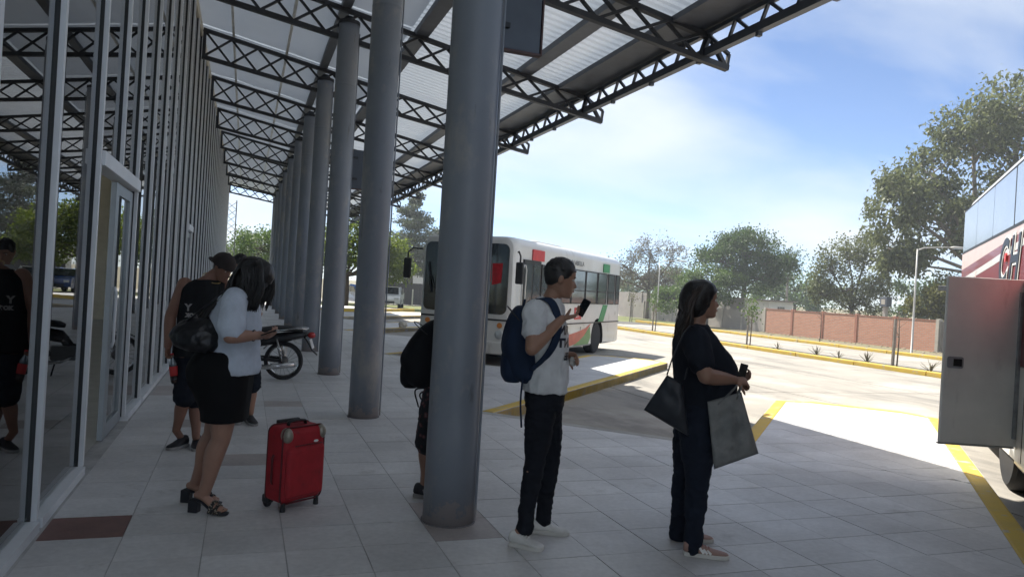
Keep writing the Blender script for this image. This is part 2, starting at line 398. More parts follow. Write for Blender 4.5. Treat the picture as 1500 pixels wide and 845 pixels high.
ch.bar((XA,0,ztop(XA)),(XB-.28,0,ztop(XB-.28)),0.09,0.07); ch.bar((XA,0,zbot(XA)),(XB+0.02,0,zbot(XB)),0.09,0.075)
ch.bar((XA+.03,0,zbot(XA)),(XA+.03,0,ztop(XA)),0.07,0.06); ch.bar((XB-.42,0,zbot(XB-.42)),(XB-.30,0,ztop(XB-.3)),0.06,0.05); ch.bar((XB-.01,0,zbot(XB)),(XB-.28,0,ztop(XB-.28)),0.07,0.05); ch.bar((XB,0,zbot(XB)-.03),(XB+.03,0,zbot(XB)+.20),0.05,0.04); ch.bar((XB+.03,0,zbot(XB)+.20),(XB-.28,0,ztop(XB-.28)),0.05,0.04)
ch_me = ch.mesh('truss', 'steel_dark')
dg_me = []
N = 13; xs = [XA+0.04+(XB-0.5-XA)*i/N for i in range(N+1)]
for i in range(N):
    for s in (0,1):
        b = MB(); x0, x1 = xs[i], xs[i+1]; yo = 0.022 if s else -0.022
        p = (x0, yo, zbot(x0)+.02); q = (x1, yo, ztop(x1)-.02)
        if s: p = (x0, yo, ztop(x0)-.02); q = (x1, yo, zbot(x1)+.02)
        dg_me.append(b.bar(p, q, 0.04, 0.042, up=(0,1,0)).mesh('diagonal', 'steel_dark'))
for n in range(-1, 11):
    t = piece('truss', ch_me, canopy, (0, TY0+TSP*n, 0))
    if -1 <= n < 9:
        for me in dg_me: piece('diagonal', me, t)
    else:
        b = MB()
        for me in dg_me: b.add([v.co for v in me.vertices], [tuple(p.vertices) for p in me.polygons])
        tag(b.build('diagonal', 'steel_dark', t), kind='stuff')
# roof: ribbed sheets per bay, smooth insulation under the inner half
YS, YE = TY0+TSP*-1-1.6, TY0+TSP*10+1.9  # near end stopped short behind the camera to let more light in
def roof_bay(y0, y1):
    pr = []; y = y0; P = 0.195
    while y < y1-1e-6:
        for dy, dz in ((0,0),(0.07,0),(0.10,0.035),(0.155,0.035),(0.185,0)):
            if y+dy < y1: pr.append((y+dy, dz))
        y += P
    pr.append((y1, 0)); v = []; f = []
    for (yy, dz) in pr: v += [(-1.35, yy, zroof(-1.35)+dz), (XE, yy, zroof(XE)+dz)]
    for i in range(len(pr)-1):
        a = 2*i; f.append((a,a+1,a+3,a+2))
    MB().add(v, f).build('roof_sheet', 'sheet_metal', canopy)
    b = MB(); M = 8
    for (xa, xb) in ((-1.3, -0.52), (-0.48, 0.54), (0.58, 2.45)):
        g = []; 
        for i in range(M+1):
            for j in range(9):
                x = xa+(xb-xa)*i/M; yy = y0+0.05+(y1-y0-0.1)*j/8
                sag = 0.03*math.sin(math.pi*i/M)*(0.6+0.4*math.sin(j*2.1+y0))
                g.append((x, yy, zroof(x)-0.025-sag))
        b.add(g, [(i*9+j, i*9+j+1, (i+1)*9+j+1, (i+1)*9+j) for i in range(M) for j in range(8)])
    o = b.build('insulation_panel', 'foil', canopy, smooth=True)
edges = [YS]+[TY0+TSP*n for n in range(-1, 11)]+[YE]
for i in range(len(edges)-1): roof_bay(edges[i], edges[i+1])
for x, w, h, m in ((2.62,0.24,0.10,'steel_gray'),(4.55,0.26,0.10,'steel_gray'),(5.53,0.66,0.08,'steel_gray'),(-0.5,0.045,0.05,'galv'),(0.56,0.05,0.05,'galv'),(1.33,0.16,0.1,'steel_gray')):
    zc = zroof(x)-0.06
    MB().bar((x,YS+.05,zc),(x,YE-.05,zc),w,h,up=(0,0,1)).build('purlin', m, canopy)
# braces from truss bottom to the purlins
bm_ = [MB().bar((2.62,0,zroof(2.62)-.1),(2.35,0.8,zroof(2.35)-.15),0.05).mesh('brace','steel_dark'), MB().bar((2.62,0,zroof(2.62)-.1),(2.62,-0.75,zbot(2.62)+.4),0.05).mesh('brace','steel_dark')]
# edge girder: lattice in the roof slope along the outer edge
ZG, XG, HG = 4.985, 5.78, 0.27
g = piece('edge_girder', MB().bar((XG,YS,ZG),(XG,YE,ZG),0.10,0.11).bar((XG,YS,ZG+HG),(XG,YE,ZG+HG),0.07,0.06).mesh('edge_girder','steel_gray'), canopy)
lb = [MB().bar((XG,0,ZG),(XG,0.34,ZG+HG),0.038,0.038,up=(1,0,0)).mesh('lattice_bar','steel_gray'),
      MB().bar((XG,0.34,ZG+HG),(XG,0.50,ZG),0.038,0.038,up=(1,0,0)).mesh('lattice_bar','steel_gray')]
y = YS
while y < YE-0.7:
    for me in lb: piece('lattice_bar', me, g, (0,y,0))
    y += 0.64
stub = MB().box(XG-.03,XG+.03,-0.03,0.03,ZG-.105,ZG-.055).mesh('bolt_lug','steel_gray')
y = YS+.5
while y < YE: piece('bolt_lug', stub, g, (0,y,0)); y += 1.28

# ---------------------------------------------------------------- columns
mat('column_paint', (0.22,0.24,0.27), 0.45, vscale=1.6, col2=(0.18,0.20,0.235), bump=0.12, bscale=18, detail=8)
worn('column_paint', (0.29,0.285,0.28), .54, .66, 2.6, (1,1,.5)); worn('column_paint', (0.11,0.115,0.125), .63, .72, 7, (1,1,.2))
def chipped_foot(name, under, h):
    """paint chipped away in an uneven fringe round the foot"""
    m = MATS[name]; t = m.node_tree; b = t.nodes['Principled BSDF']; src = b.inputs['Base Color'].links[0].from_socket; g = t.nodes.new('ShaderNodeNewGeometry'); sx = t.nodes.new('ShaderNodeSeparateXYZ'); t.links.new(g.outputs['Position'], sx.inputs[0])
    n = t.nodes.new('ShaderNodeTexNoise'); n.inputs['Scale'].default_value = 11; n.inputs['Detail'].default_value = 9; n.inputs['Roughness'].default_value = .7; t.links.new(g.outputs['Position'], n.inputs['Vector'])
    r = t.nodes.new('ShaderNodeMapRange'); r.inputs[1].default_value = 0; r.inputs[2].default_value = h; r.inputs[3].default_value = .22; r.inputs[4].default_value = -.2; t.links.new(sx.outputs[2], r.inputs[0])
    a = t.nodes.new('ShaderNodeMath'); a.operation = 'ADD'; t.links.new(n.outputs[0], a.inputs[0]); t.links.new(r.outputs[0], a.inputs[1])
    k = t.nodes.new('ShaderNodeMapRange'); k.inputs[1].default_value = .54; k.inputs[2].default_value = .60; t.links.new(a.outputs[0], k.inputs[0])
    mx_ = t.nodes.new('ShaderNodeMix'); mx_.data_type = 'RGBA'; t.links.new(k.outputs[0], mx_.inputs[0]); t.links.new(src, mx_.inputs[6]); mx_.inputs[7].default_value = (*under,1); t.links.new(mx_.outputs[2], b.inputs['Base Color'])
chipped_foot('column_paint', (0.30,0.27,0.265), .30)
mat('column_worn', (0.17,0.16,0.165), 0.7, vscale=5, bump=0.3, bscale=30)
sh_prof = [(0.175,0),(0.175,0.6),(0.175,1.5),(0.175,2.5),(0.175,3.5),(0.175,4.5),(0.1748,4.76),(0.1745,4.78),(0.1762,4.784),(0.1762,4.80),(0.1745,4.804),(0.1745,4.83),(0.1745,5.60),(0.1745,5.82)]
sh_me = MB().lathe(sh_prof, n=40).mesh('shaft','column_paint')
bs_me = MB().lathe([(0.187,0.0),(0.187,0.005),(0.183,0.007)], n=32).mesh('base_plate','column_worn')
cd_me = MB().tube([(0.188*math.cos(-.55),0.188*math.sin(-.55),.02),(0.188*math.cos(-.55),0.188*math.sin(-.55),5.7)],0.009,8).mesh('conduit','column_paint')
cp_me = MB().lathe([(0.182,5.80),(0.182,5.86),(0.12,5.875),(0.06,5.95)], n=32).mesh('cap','steel_dark')
NTH = ['nearest thick grey-blue column, close beside the man with the phone','second grey column from the camera, between suitcase and first bus','third grey column from the camera, with a small dark panel fixed high on it','fourth grey column from the camera, just beyond the motorbike tail','fifth grey column from the camera along the platform','sixth grey column from the camera along the platform','seventh grey column from the camera along the platform','eighth grey column from the camera, far down the row','ninth grey column from the camera, far down the row','tenth grey column from the camera, next to last of the row','farthest grey column at the end of the row']
for n in range(11):
    c = thing('column', NTH[n], 'column', (1.39, TY0+TSP*n, 0), 0.0, 'grey round columns along the platform')
    s = piece('shaft', sh_me, c, rz=n*0.7); s.data.polygons.foreach_set('use_smooth', [True]*len(s.data.polygons))
    piece('base_plate', bs_me, c); piece('conduit', cd_me, c, rz=0.35*(n%3)); piece('cap', cp_me, c)
mat('panel_gray', (0.085,0.10,0.125), 0.45, var=0.1); mat('panel_edge', (0.10,0.055,0.05), 0.6)
for n, lb_ in ((0,'large dark grey-blue sign panel clamped to the nearest column near the roof'),(2,'small dark panel fixed on the third column from the camera')):
    c = thing('hanging_sign', lb_, 'sign', (1.39, TY0+TSP*n+0.235, 3.14 if n else 3.33), 0, 'dark panels on the columns')
    MB().box(-0.06 if n == 0 else -0.02, 0.55 if n == 0 else 0.42, -0.02, 0.03, 0, 0.66 if n else 1.5).build('panel','panel_gray',c,bevel=0.006)
    w0, w1, hh = (-0.065,0.555,1.5) if n == 0 else (-0.025,0.425,0.66)
    MB().box(w0,w1,-0.026,0.036,-0.014,-0.0005).box(w0-.012,w0-.0005,-0.026,0.036,-0.014,hh).box(w1+.0005,w1+.012,-0.026,0.036,-0.014,hh).build('frame','panel_edge',c)
    for z in (0.16, 0.52): MB().bar((0.12,-0.06,z),(0.30,-0.035,z),0.03,0.035).build('clamp','steel_dark',c)

# ---------------------------------------------------------------- glass-fronted terminal
mat('alu', (0.74,0.76,0.78), 0.42, metal=0.15, var=0.05); mat('gasket', (0.02,0.022,0.025), 0.6)
mat('alu_door', (0.33,0.36,0.38), 0.42, metal=0.4, var=0.06)
mat('int_floor', (0.45,0.45,0.44), 0.4); mat('int_wall', (0.6,0.58,0.53), 0.8, var=0.06); mat('int_ceil', (0.6,0.6,0.59), 0.8)
glass('pane_glass', (0.88,0.94,0.94), 2.25); glass('far_glass', (0.95,0.97,0.97), 1.45)
WX = -1.12
bld = thing('terminal_building', 'long bus terminal with a tall glass wall of thin aluminium mullions', 'building', (0,0,0))
ZT = 6.42
ys = [3.9-1.18*k for k in range(4,0,-1)]+[3.9,5.08,6.4,8.48]+[8.48+1.17*k for k in range(1,31)]
YEND = ys[-1]
mu_me = MB().box(-0.075,0.035,-0.026,0.026,0.05,ZT); mu_me.cur = 1; mu_me.box(-0.06,0.004,-0.036,-0.0265,0.05,ZT)
mu_me = mu_me.mesh('mullion',['alu','gasket'])
for y in ys: piece('mullion', mu_me, bld, (WX,y,0))
up = MB().box(-0.075,0.034,-0.026,0.026,2.50,ZT); up.cur = 1; up.box(-0.06,0.004,-0.036,-0.0265,2.50,ZT); up = up.mesh('mullion',['alu','gasket'])
piece('mullion', up, bld, (WX,7.46,0))
DOORS = {6.4}
door2 = ys[[i for i,y in enumerate(ys) if y > 15][0]]
pc = {}
for i in range(len(ys)-1):
    y0, y1 = ys[i]+0.03, ys[i+1]-0.05
    isd = abs(ys[i]-6.4) < .01 or abs(ys[i]-door2) < .01
    segs = [(y0,y1)] if abs(ys[i]-6.4) > .01 else [(y0,7.46-.05),(7.46+.03,y1)]
    for a, b in segs:
        key = (round(b-a,3), isd)
        if key not in pc: pc[key] = MB().box(-0.006,0.0,0,b-a,2.47 if isd else 0.05,ZT-0.02).mesh('pane','pane_glass')
        piece('pane', pc[key], bld, (WX-0.01,a,0))
    if not isd: MB().box(WX-0.08,WX+0.056,ys[i]+.028,ys[i+1]-.038,-0.013,0.055).build('sill','alu',bld)
for (a,b) in ((6.4,8.48),(door2,door2+1.17)):
    MB().box(WX-0.08,WX+0.06,a+.028,b-.028,2.36,2.475).build('transom','alu',bld,bevel=0.005)
def leaf(x, a, b, stile, m, rz=0):
    d = MB().box(0,0.045,0,stile,0.02,2.34).box(0,0.045,b-a-stile,b-a,0.02,2.34).box(0.001,0.044,stile,b-a-stile,0.02,0.14).box(0.001,0.044,stile,b-a-stile,2.24,2.34).build('door', m, bld, loc=(x,a,0))
    d.rotation_euler.z = rz
    MB().box(0.018,0.026,stile,b-a-stile,0.14,2.24).build('glass','pane_glass',d)
    MB().tube([(0.06,stile*.5,0.85),(0.075,stile*.5,0.9),(0.075,stile*.5,1.35),(0.06,stile*.5,1.4)],0.014,8).build('handle','alu',d,smooth=True)
    return d
leaf(WX-0.05, 7.44, 8.44, 0.16, 'alu_door'); leaf(WX-0.12, 6.02, 7.05, 0.055, 'gasket'); leaf(WX-0.05, door2+.04, door2+1.13, 0.1, 'alu_door')
MB().box(WX-0.12,WX+0.02,YS+.3,YEND+.05,ZT,6.62).build('fascia','cream_paint',bld,bevel=0.008)
MB().box(WX-0.3,WX-0.08,YS+.3,YEND+.05,6.0,6.45).build('head_beam','int_ceil',bld)
MB().add([(-10,YS,0.002),(WX-.06,YS,0.002),(WX-.06,YEND,0.002),(-10,YEND,0.002)],[(0,1,2,3)]).build('interior_floor','int_floor',bld)
MB().box(-10.2,WX-0.31,YS,YEND,6.3,6.5).build('ceiling','int_ceil',bld)
# back wall with a window band that lets daylight in
bw = MB().box(-10.2,-10,YS,YEND,0,0.9).box(-10.2,-10,YS,YEND,3.0,6.3)
for k in range(12): bw.box(-10.2,-10,YS+4.4*k,YS+4.4*k+1.6,0.9,3.0)
bw.build('back_wall','int_wall',bld)
MB().box(-10.2,WX+.02,YEND,YEND+.2,0,6.3).build('end_wall','cream_paint',bld)
pil = MB().box(-0.2,0.2,-0.2,0.2,0.002,6.3).box(-0.24,0.24,-0.24,0.24,2.9,3.0).mesh('pillar','cream_paint')
for k in range(-1,6): piece('pillar', pil, bld, (-4.0,8.9+7.7*k,0))
# lattice mast standing past the end of the wall
ms = thing('lattice_mast', 'slim dark lattice mast beyond the far end of the glass wall', 'mast', (-1.0, YEND+5.2, -0.2))
for dx_,dy_ in ((-.25,-.25),(.25,-.25),(.25,.25),(-.25,.25)): MB().tube([(dx_,dy_,0),(dx_,dy_,6.2)],0.03,6).build('leg','steel_gray',ms)
b = MB()
for k in range(14):
    z = .2+.42*k
    for (p,q) in (((-.25,-.25),(.25,-.25)),((.25,-.25),(.25,.25)),((.25,.25),(-.25,.25)),((-.25,.25),(-.25,-.25))):
        (p,q) = (p,q) if k%2 else (q,p); b.bar((*p,z),(*q,z+.42),0.025)
b.build('bracing','steel_gray',ms)
# ================================================================== VEHICLES
mat('bus_white', (0.70,0.70,0.67), 0.32, vscale=1.2, col2=(0.62,0.61,0.58), coat=0.3, detail=8)
mat('bus_gray', (0.33,0.33,0.32), 0.5, vscale=2)
mat('rubber', (0.022,0.022,0.024), 0.8, vscale=8); mat('rim_gray', (0.35,0.36,0.37), 0.5, metal=0.4, vscale=6, var=0.2)
mat('under', (0.012,0.012,0.013), 0.9); mat('bus_red', (0.58,0.05,0.05), 0.4); mat('bus_green', (0.03,0.27,0.10), 0.4); mat('swoosh_red', (0.60,0.14,0.09), 0.4); mat('swoosh_green', (0.16,0.33,0.12), 0.4)
mat('dark_pane', (0.012,0.017,0.022), 0.06, spec=0.8, var=0.05); mat('side_pane', (0.16,0.19,0.21), 0.07, metal=0.5, spec=0.9, var=0.1)
mat('cloth_red', (0.55,0.02,0.03), 0.8, var=0.2, vscale=8); mat('black_plastic', (0.018,0.019,0.021), 0.5); mat('lamp_clear', (0.6,0.62,0.62), 0.12, metal=0.3); mat('amber', (0.6,0.2,0.02), 0.3); mat('tail_red', (0.4,0.02,0.02), 0.25)
mat('print_gray', (0.12,0.13,0.14), 0.6); mat('print_navy', (0.012,0.016,0.03), 0.4); mat('print_white', (0.8,0.8,0.78), 0.4)
def shell(name, L, W, H, z0, rs, rend, mat_, parent, arches, ar, lean=0.03):
    """rounded bus body: closed loft along x with wheel arches cut out"""
    def sec(ins, rr):
        p = []; y0, y1, zb, zt = ins, W-ins, z0+ins*0.3, H-ins*0.9
        p += [(y0+.04, zb), (y1-.04, zb), (y1, zb+.05)]
        for k in range(7):
            t = k/6*math.pi/2; p.append((y1-lean-rr+rr*math.cos(t), zt-rr+rr*math.sin(t)))
        for k in range(7):
            t = math.pi/2+k/6*math.pi/2; p.append((y0+lean+rr+rr*math.cos(t), zt-rr+rr*math.sin(t)))
        p.append((y0, zb+.05)); return p
    st = [(0,.16),(0.015,.10),(0.05,.045),(0.12,.012),(rend,0),(L-rend,0),(L-.12,.012),(L-.05,.045),(L-.015,.10),(L,.16)]
    n = len(sec(0,rs)); v = []; f = []
    for x, ins in st: v += [(x,y,z) for y,z in sec(ins,rs)]
    for i in range(len(st)-1):
        for j in range(n): f.append((i*n+j, (i+1)*n+j, (i+1)*n+(j+1)%n, i*n+(j+1)%n))
    f.append(tuple(range(n))); f.append(tuple((len(st)-1)*n+j for j in reversed(range(n))))
    o = MB().add(v,f).build(name, [mat_, 'under'], parent)
    bm = bmesh.new(); bm.from_mesh(o.data); bmesh.ops.recalc_face_normals(bm, faces=bm.faces); bm.to_mesh(o.data); bm.free()
    for x in arches:
        c = MB().lathe([(ar,-0.3),(ar,0.5)], c=(x,0,0.46), axis='y', n=32).lathe([(ar,W-0.5),(ar,W+.3)], c=(x,0,0.46), axis='y', n=32).build('cutter','under',parent)
        bm = bmesh.new(); bm.from_mesh(c.data); bmesh.ops.recalc_face_normals(bm, faces=bm.faces); bm.to_mesh(c.data); bm.free()
        m = o.modifiers.new('cut','BOOLEAN'); m.object = c; m.solver = 'EXACT'; m.operation = 'DIFFERENCE'
        me = evaluated(o); o.modifiers.clear(); o.data = me; cm = c.data; bpy.data.objects.remove(c)
    smooth_angle(o, 32); return o
def wheel(parent, x, y, z, r, w, side=-1):
    t = MB().lathe([(r*.62,-w/2),(r*.9,-w/2),(r*.985,-w*.40),(r,-w*.30),(r,-w*.05),(r*.985,-w*.045),(r*.985,w*.045),(r,w*.05),(r,w*.3),(r*.985,w*.4),(r*.9,w/2),(r*.62,w/2)], axis='y', n=40).build('wheel','rubber',parent,loc=(x,y,z))
    smooth_angle(t, 35)
    s = side
    rim = MB().lathe([(r*.63,s*w*.46),(r*.60,s*w*.48),(r*.55,s*w*.30),(r*.50,s*w*.22),(r*.28,s*w*.25),(r*.24,s*w*.42),(r*.15,s*w*.45),(r*.02,s*w*.46)][::(1 if s>0 else 1)], axis='y', n=28).build('rim','rim_gray',t,smooth=True)
    b = MB()
    for k in range(8):
        a = 2*math.pi*k/8; b.lathe([(r*.035,s*w*.25),(r*.035,s*w*.33),(r*.02,s*w*.34)], c=(r*.38*math.cos(a),0,r*.38*math.sin(a)), axis='y', n=6)
    b.build('wheel_nut','lamp_clear',t)
    return t
def rrect(x0,x1,z0,z1,r,n=4):
    p = []
    for cx,cz,a in ((x1-r,z0+r,-90),(x1-r,z1-r,0),(x0+r,z1-r,90),(x0+r,z0+r,180)):
        for k in range(n+1): t = R(a+90*k/n); p.append((cx+r*math.cos(t), cz+r*math.sin(t)))
    return p
def text_mesh(s, size, matn, parent, name, loc, rot, shear=0.0, bold=0.0, ext=0.002, sx=1.0):
    c = bpy.data.curves.new(name,'FONT'); c.body = s; c.size = size; c.shear = shear; c.offset = bold; c.extrude = ext; c.align_x = 'LEFT'
    o = bpy.data.objects.new(name, c); COL.objects.link(o); me = evaluated(o); bpy.data.objects.remove(o)
    me.materials.clear(); me.materials.append(MATS[matn]); o = link(name, me, parent); o.location = loc; o.rotation_euler = rot; o.scale = (sx,1,1); return o

# ---------------------------------------------------------------- city bus
BL, BW, BH = 8.35, 2.4, 2.9
worn('bus_white', (0.42,0.40,0.36), .58, .78, 2.2, (1,1,.4)); worn('flap' if 'flap' in MATS else 'bus_gray', (0.3,0.29,0.27), .6, .8, 3)
bus = thing('city_bus', 'white city bus with red and green stripes parked in the bay behind the columns', 'bus', (5.51,15.13,-0.15), R(45.5))
body = shell('body', BL, BW, BH, 0.26, 0.24, 0.4, 'bus_white', bus, (1.75,6.1), 0.56)
for x in (1.75, 6.1): wheel(bus, x, 0.17, 0.46, 0.46, 0.28, -1); wheel(bus, x, BW-0.17, 0.46, 0.46, 0.28, 1)
MB().box(0.3,BL-.3,0.35,BW-.35,0.2,0.55).build('chassis','under',bus)
Ypan = -0.006
def side_win(x0, x1, z0, z1, m='side_pane', r=0.05, name='side_window', split=None):
    w = MB().prism(rrect(x0,x1,z0,z1,r), -0.004, 0.03, 'xz').build(name, m, bus)
    fr = MB(); t = 0.03
    for a,b,c,d in ((x0-t,x0,z0-t,z1+t),(x1,x1+t,z0-t,z1+t),(x0,x1,z0-t,z0),(x0,x1,z1,z1+t)): fr.box(a,b,-0.012,0.02,c,d)
    if split: fr.box(x0,x1,-0.010,0.02,split-.014,split+.014)
    fr.build('frame','black_plastic',w); return w
for (a,b) in ((1.60,2.58),(2.68,3.62),(3.73,4.75),(4.87,5.80),(5.95,6.75),(6.95,7.55),(7.75,8.08)): side_win(a,b,1.47,2.33,split=1.80)
# folding door at the front, with tall panes and a grab bar
dr = MB().box(0.50,1.50,-0.010,0.03,0.42,2.42).build('door','black_plastic',bus)
for a,b in ((0.56,0.96),(1.04,1.44)):
    MB().prism(rrect(a,b,0.60,1.25,.04), -0.016,-0.0105,'xz').build('pane','side_pane',dr); MB().prism(rrect(a,b,1.32,2.34,.04), -0.016,-0.0105,'xz').build('pane','side_pane',dr)
MB().tube([(0.30,-0.02,0.95),(0.30,-0.07,1.0),(0.30,-0.07,2.18),(0.36,-0.07,2.28),(0.44,-0.07,2.28),(0.50,-0.07,2.18),(0.50,-0.05,1.0)],0.018,8).build('grab_bar','lamp_clear',bus,smooth=True)
# lower trim and stripes
MB().box(0.35,BL-.12,-0.008,0.01,0.895,0.925).build('trim_strip','black_plastic',bus)
MB().box(0.99,1.70,-0.004,0.02,2.43,2.62).build('stripe','bus_red',bus); MB().prism([(1.0,2.62),(1.7,2.62),(1.7,2.68),(1.0,2.68)],-0.002,0.03,'xz').build('stripe','bus_red',bus)
MB().box(6.40,7.0,-0.004,0.02,2.39,2.64).build('stripe','bus_green',bus)
MB().prism([(6.15,0.93),(6.62,0.93),(6.98,1.42),(6.55,1.42)],-0.004,0.02,'xz').build('stripe','bus_green',bus)
def curve_poly(top, bot): return top+bot[::-1]
MB().prism(curve_poly([(2.4,0.62),(3.0,0.60),(3.7,0.62),(4.4,0.68),(5.0,0.76),(5.45,0.88)],[(2.4,0.32),(3.0,0.32),(3.75,0.31),(4.3,0.36),(4.9,0.55),(5.45,0.87)]), -0.004,0.02,'xz').build('swoosh','swoosh_red',bus)
MB().prism(curve_poly([(4.05,0.32),(4.5,0.42),(4.95,0.57),(5.4,0.80)],[(4.05,0.31),(4.5,0.31),(5.3,0.31),(5.50,0.50)]), -0.005,0.02,'xz').build('swoosh','swoosh_green',bus)
MB().prism([(5.0,0.93),(5.35,0.93),(5.95,1.22),(5.9,1.24)],-0.003,0.02,'xz').build('pinstripe','print_gray',bus) if False else None
text_mesh('LIN ABELLA', 0.17, 'print_gray', bus, 'lettering', (3.42,-0.0145,2.47), (R(90),0,0), bold=0.002, sx=1.3)
rb = MB().box(4.05,4.60,-0.005,0.02,1.02,1.34).build('red_badge','bus_red',bus)
text_mesh('ET', 0.26, 'print_white', bus, 'lettering', (4.12,-0.0075,1.08), (R(90),0,0), bold=0.004)
text_mesh('1', 0.16, 'print_gray', bus, 'lettering', (7.75,-0.007,1.12), (R(90),0,0))
text_mesh('F', 0.13, 'print_gray', bus, 'lettering', (4.55,-0.007,0.72), (R(90),0,0), bold=0.004)
# front: windscreen, red cloths hung inside, wipers, grille, lamps, mirrors, plate
def front(y0,y1,z0,z1,m,name,parent,d0=-0.012,d1=0.05,r=0.08):
    return MB().prism([(a,b) for a,b in rrect(y0,y1,z0,z1,r)], d0, d1, 'yz').build(name,m,parent)
ws = front(0.14,BW-.14,1.16,2.72,'dark_pane','windscreen',bus,r=0.14)
MB().box(-0.018,0.0,BW/2-.015,BW/2+.015,1.18,2.70).build('mullion','black_plastic',ws)
MB().prism([(0.30,1.86),(0.52,1.80),(0.53,2.28),(0.28,2.29)],-0.022,-0.014,'yz').build('red_cloth','cloth_red',ws); MB().prism([(0.55,1.88),(0.80,1.88),(0.81,2.32),(0.57,2.32)],-0.022,-0.014,'yz').build('red_cloth','cloth_red',ws)
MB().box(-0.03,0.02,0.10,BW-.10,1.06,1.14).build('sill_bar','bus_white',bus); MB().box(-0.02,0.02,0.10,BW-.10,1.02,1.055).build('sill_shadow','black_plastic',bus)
for y in (0.55,1.75): MB().bar((-0.035,y,1.18),(-0.035,y+.35,2.0),0.02).bar((-0.04,y+.30,1.55),(-0.04,y+.40,2.25),0.025).build('wiper','black_plastic',bus)
gr = MB().box(-0.012,0.03,0.70,BW-.70,0.80,0.98).build('grille','bus_gray',bus)
for k in range(4): MB().box(-0.022,-0.013,0.74,BW-.74,0.815+.042*k,0.835+.042*k).build('slat','black_plastic',gr)
for y in (0.28,BW-.28):
    MB().lathe([(0.10,0.03),(0.10,-0.02),(0.085,-0.03)],c=(0,y,0.72),axis='x',n=20).build('headlight','lamp_clear',bus,smooth=True); MB().lathe([(0.06,0.03),(0.06,-0.02),(0.05,-0.028)],c=(0,y,0.92),axis='x',n=16).build('turn_lamp','amber',bus)
bp = MB().box(-0.06,0.12,0.12,BW-.12,0.28,0.56).build('bumper','bus_white',bus,bevel=0.03)
MB().box(-0.07,-0.061,BW/2-.22,BW/2+.22,0.36,0.48).build('number_plate','print_white',bp)
for y, s in ((-0.02,-1),(BW+.02,1)):
    mr_ = MB().tube([(0.1,y,2.55),(-0.12,y+s*.12,2.55),(-0.2,y+s*.2,2.45),(-0.2,y+s*.2,2.3)],0.02,8).build('mirror_arm','black_plastic',bus,smooth=True)
    MB().box(-0.25,-0.16,y+s*.2-.09,y+s*.2+.09,1.85,2.32).build('mirror','black_plastic',mr_,bevel=0.03)
MB().box(0.25,BL-.25,BW+.002,BW+.006,1.47,2.33).build('side_window','side_pane',bus)
MB().box(BL-.002,BL+.006,0.35,BW-.35,1.6,2.4).build('rear_window','dark_pane',bus)
for y in (0.25,BW-.25): MB().box(BL-.002,BL+.02,y-.07,y+.07,0.85,1.15).build('tail_lamp','tail_red',bus)
MB().box(2.6,4.4,0.6,BW-.6,BH-.02,BH+.10).build('roof_hatch','bus_white',bus,bevel=0.04)

# ---------------------------------------------------------------- coach on the right
mat('coach_white', (0.66,0.66,0.65), 0.3, var=0.05, coat=0.3); mat('coach_maroon', (0.24,0.035,0.04), 0.3, vscale=1.5, col2=(0.16,0.022,0.028), coat=0.4); mat('coach_pink', (0.58,0.44,0.42), 0.35, var=0.06)
mat('coach_pane', (0.50,0.55,0.60), 0.17, metal=0.75, var=0.05); mat('flap', (0.80,0.78,0.73), 0.45, metal=0.15, vscale=1.5, var=0.08)
CL, CW, CH = 12.0, 2.5, 3.56
coach = thing('coach', 'red and white intercity coach at the right edge with its grey luggage flap open', 'coach', (10.48,8.44,-0.15), R(-135))
shell('body', CL, CW, CH, 0.32, 0.22, 0.35, 'coach_white', coach, (4.3,10.2), 0.6)
for x in (4.3,10.2): wheel(coach, x, 0.18, 0.5, 0.5, 0.3, -1); wheel(coach, x, CW-.18, 0.5, 0.5, 0.3, 1)
MB().box(0.3,CL-.3,0.35,CW-.35,0.25,0.6).build('chassis','under',coach)
MB().box(0.10,CL-.12,-0.006,0.02,1.30,2.68).build('red_panel','coach_maroon',coach)
MB().prism([(0.1,2.30),(3.0,2.44),(8,2.72),(8,2.66),(3.0,2.36),(0.1,2.22)][::-1],-0.009,0.0,'xz').build('stripe','coach_white',coach)
MB().prism([(0.1,2.44),(0.1,2.70),(7.2,2.70)][::-1],-0.008,0.0,'xz').build('stripe','coach_pink',coach)
MB().prism([(1.35,1.9),(1.48,1.9),(1.72,2.36),(1.62,2.36)],-0.010,0.0,'xz').build('stripe','coach_pink',coach)
MB().box(0.10,CL-.12,-0.011,0.02,2.685,2.715).build('window_seal','black_plastic',coach)
for k,(a,b) in enumerate(((0.14,1.48),(1.50,2.86),(2.88,4.20),(4.24,5.6),(5.64,7.0),(7.04,8.4),(8.44,9.8))):
    MB().prism(rrect(a,b,2.72,3.33,.03),-0.007,0.02,'xz').build('side_window','coach_pane',coach)
MB().box(4.203,4.237,-0.009,0.02,2.72,3.33).build('pillar','black_plastic',coach)
MB().box(0.0,CL-.1,-0.010,0.03,3.335,3.35).build('gutter','black_plastic',coach)
MB().box(0.06,CL-.12,-0.004,0.02,0.40,1.29).build('luggage_panel','flap',coach)
for x in (1.6,3.5,5.2,7.0,8.8): MB().box(x,x+.02,-0.006,0.0,0.42,1.28).build('panel_gap','under',coach)
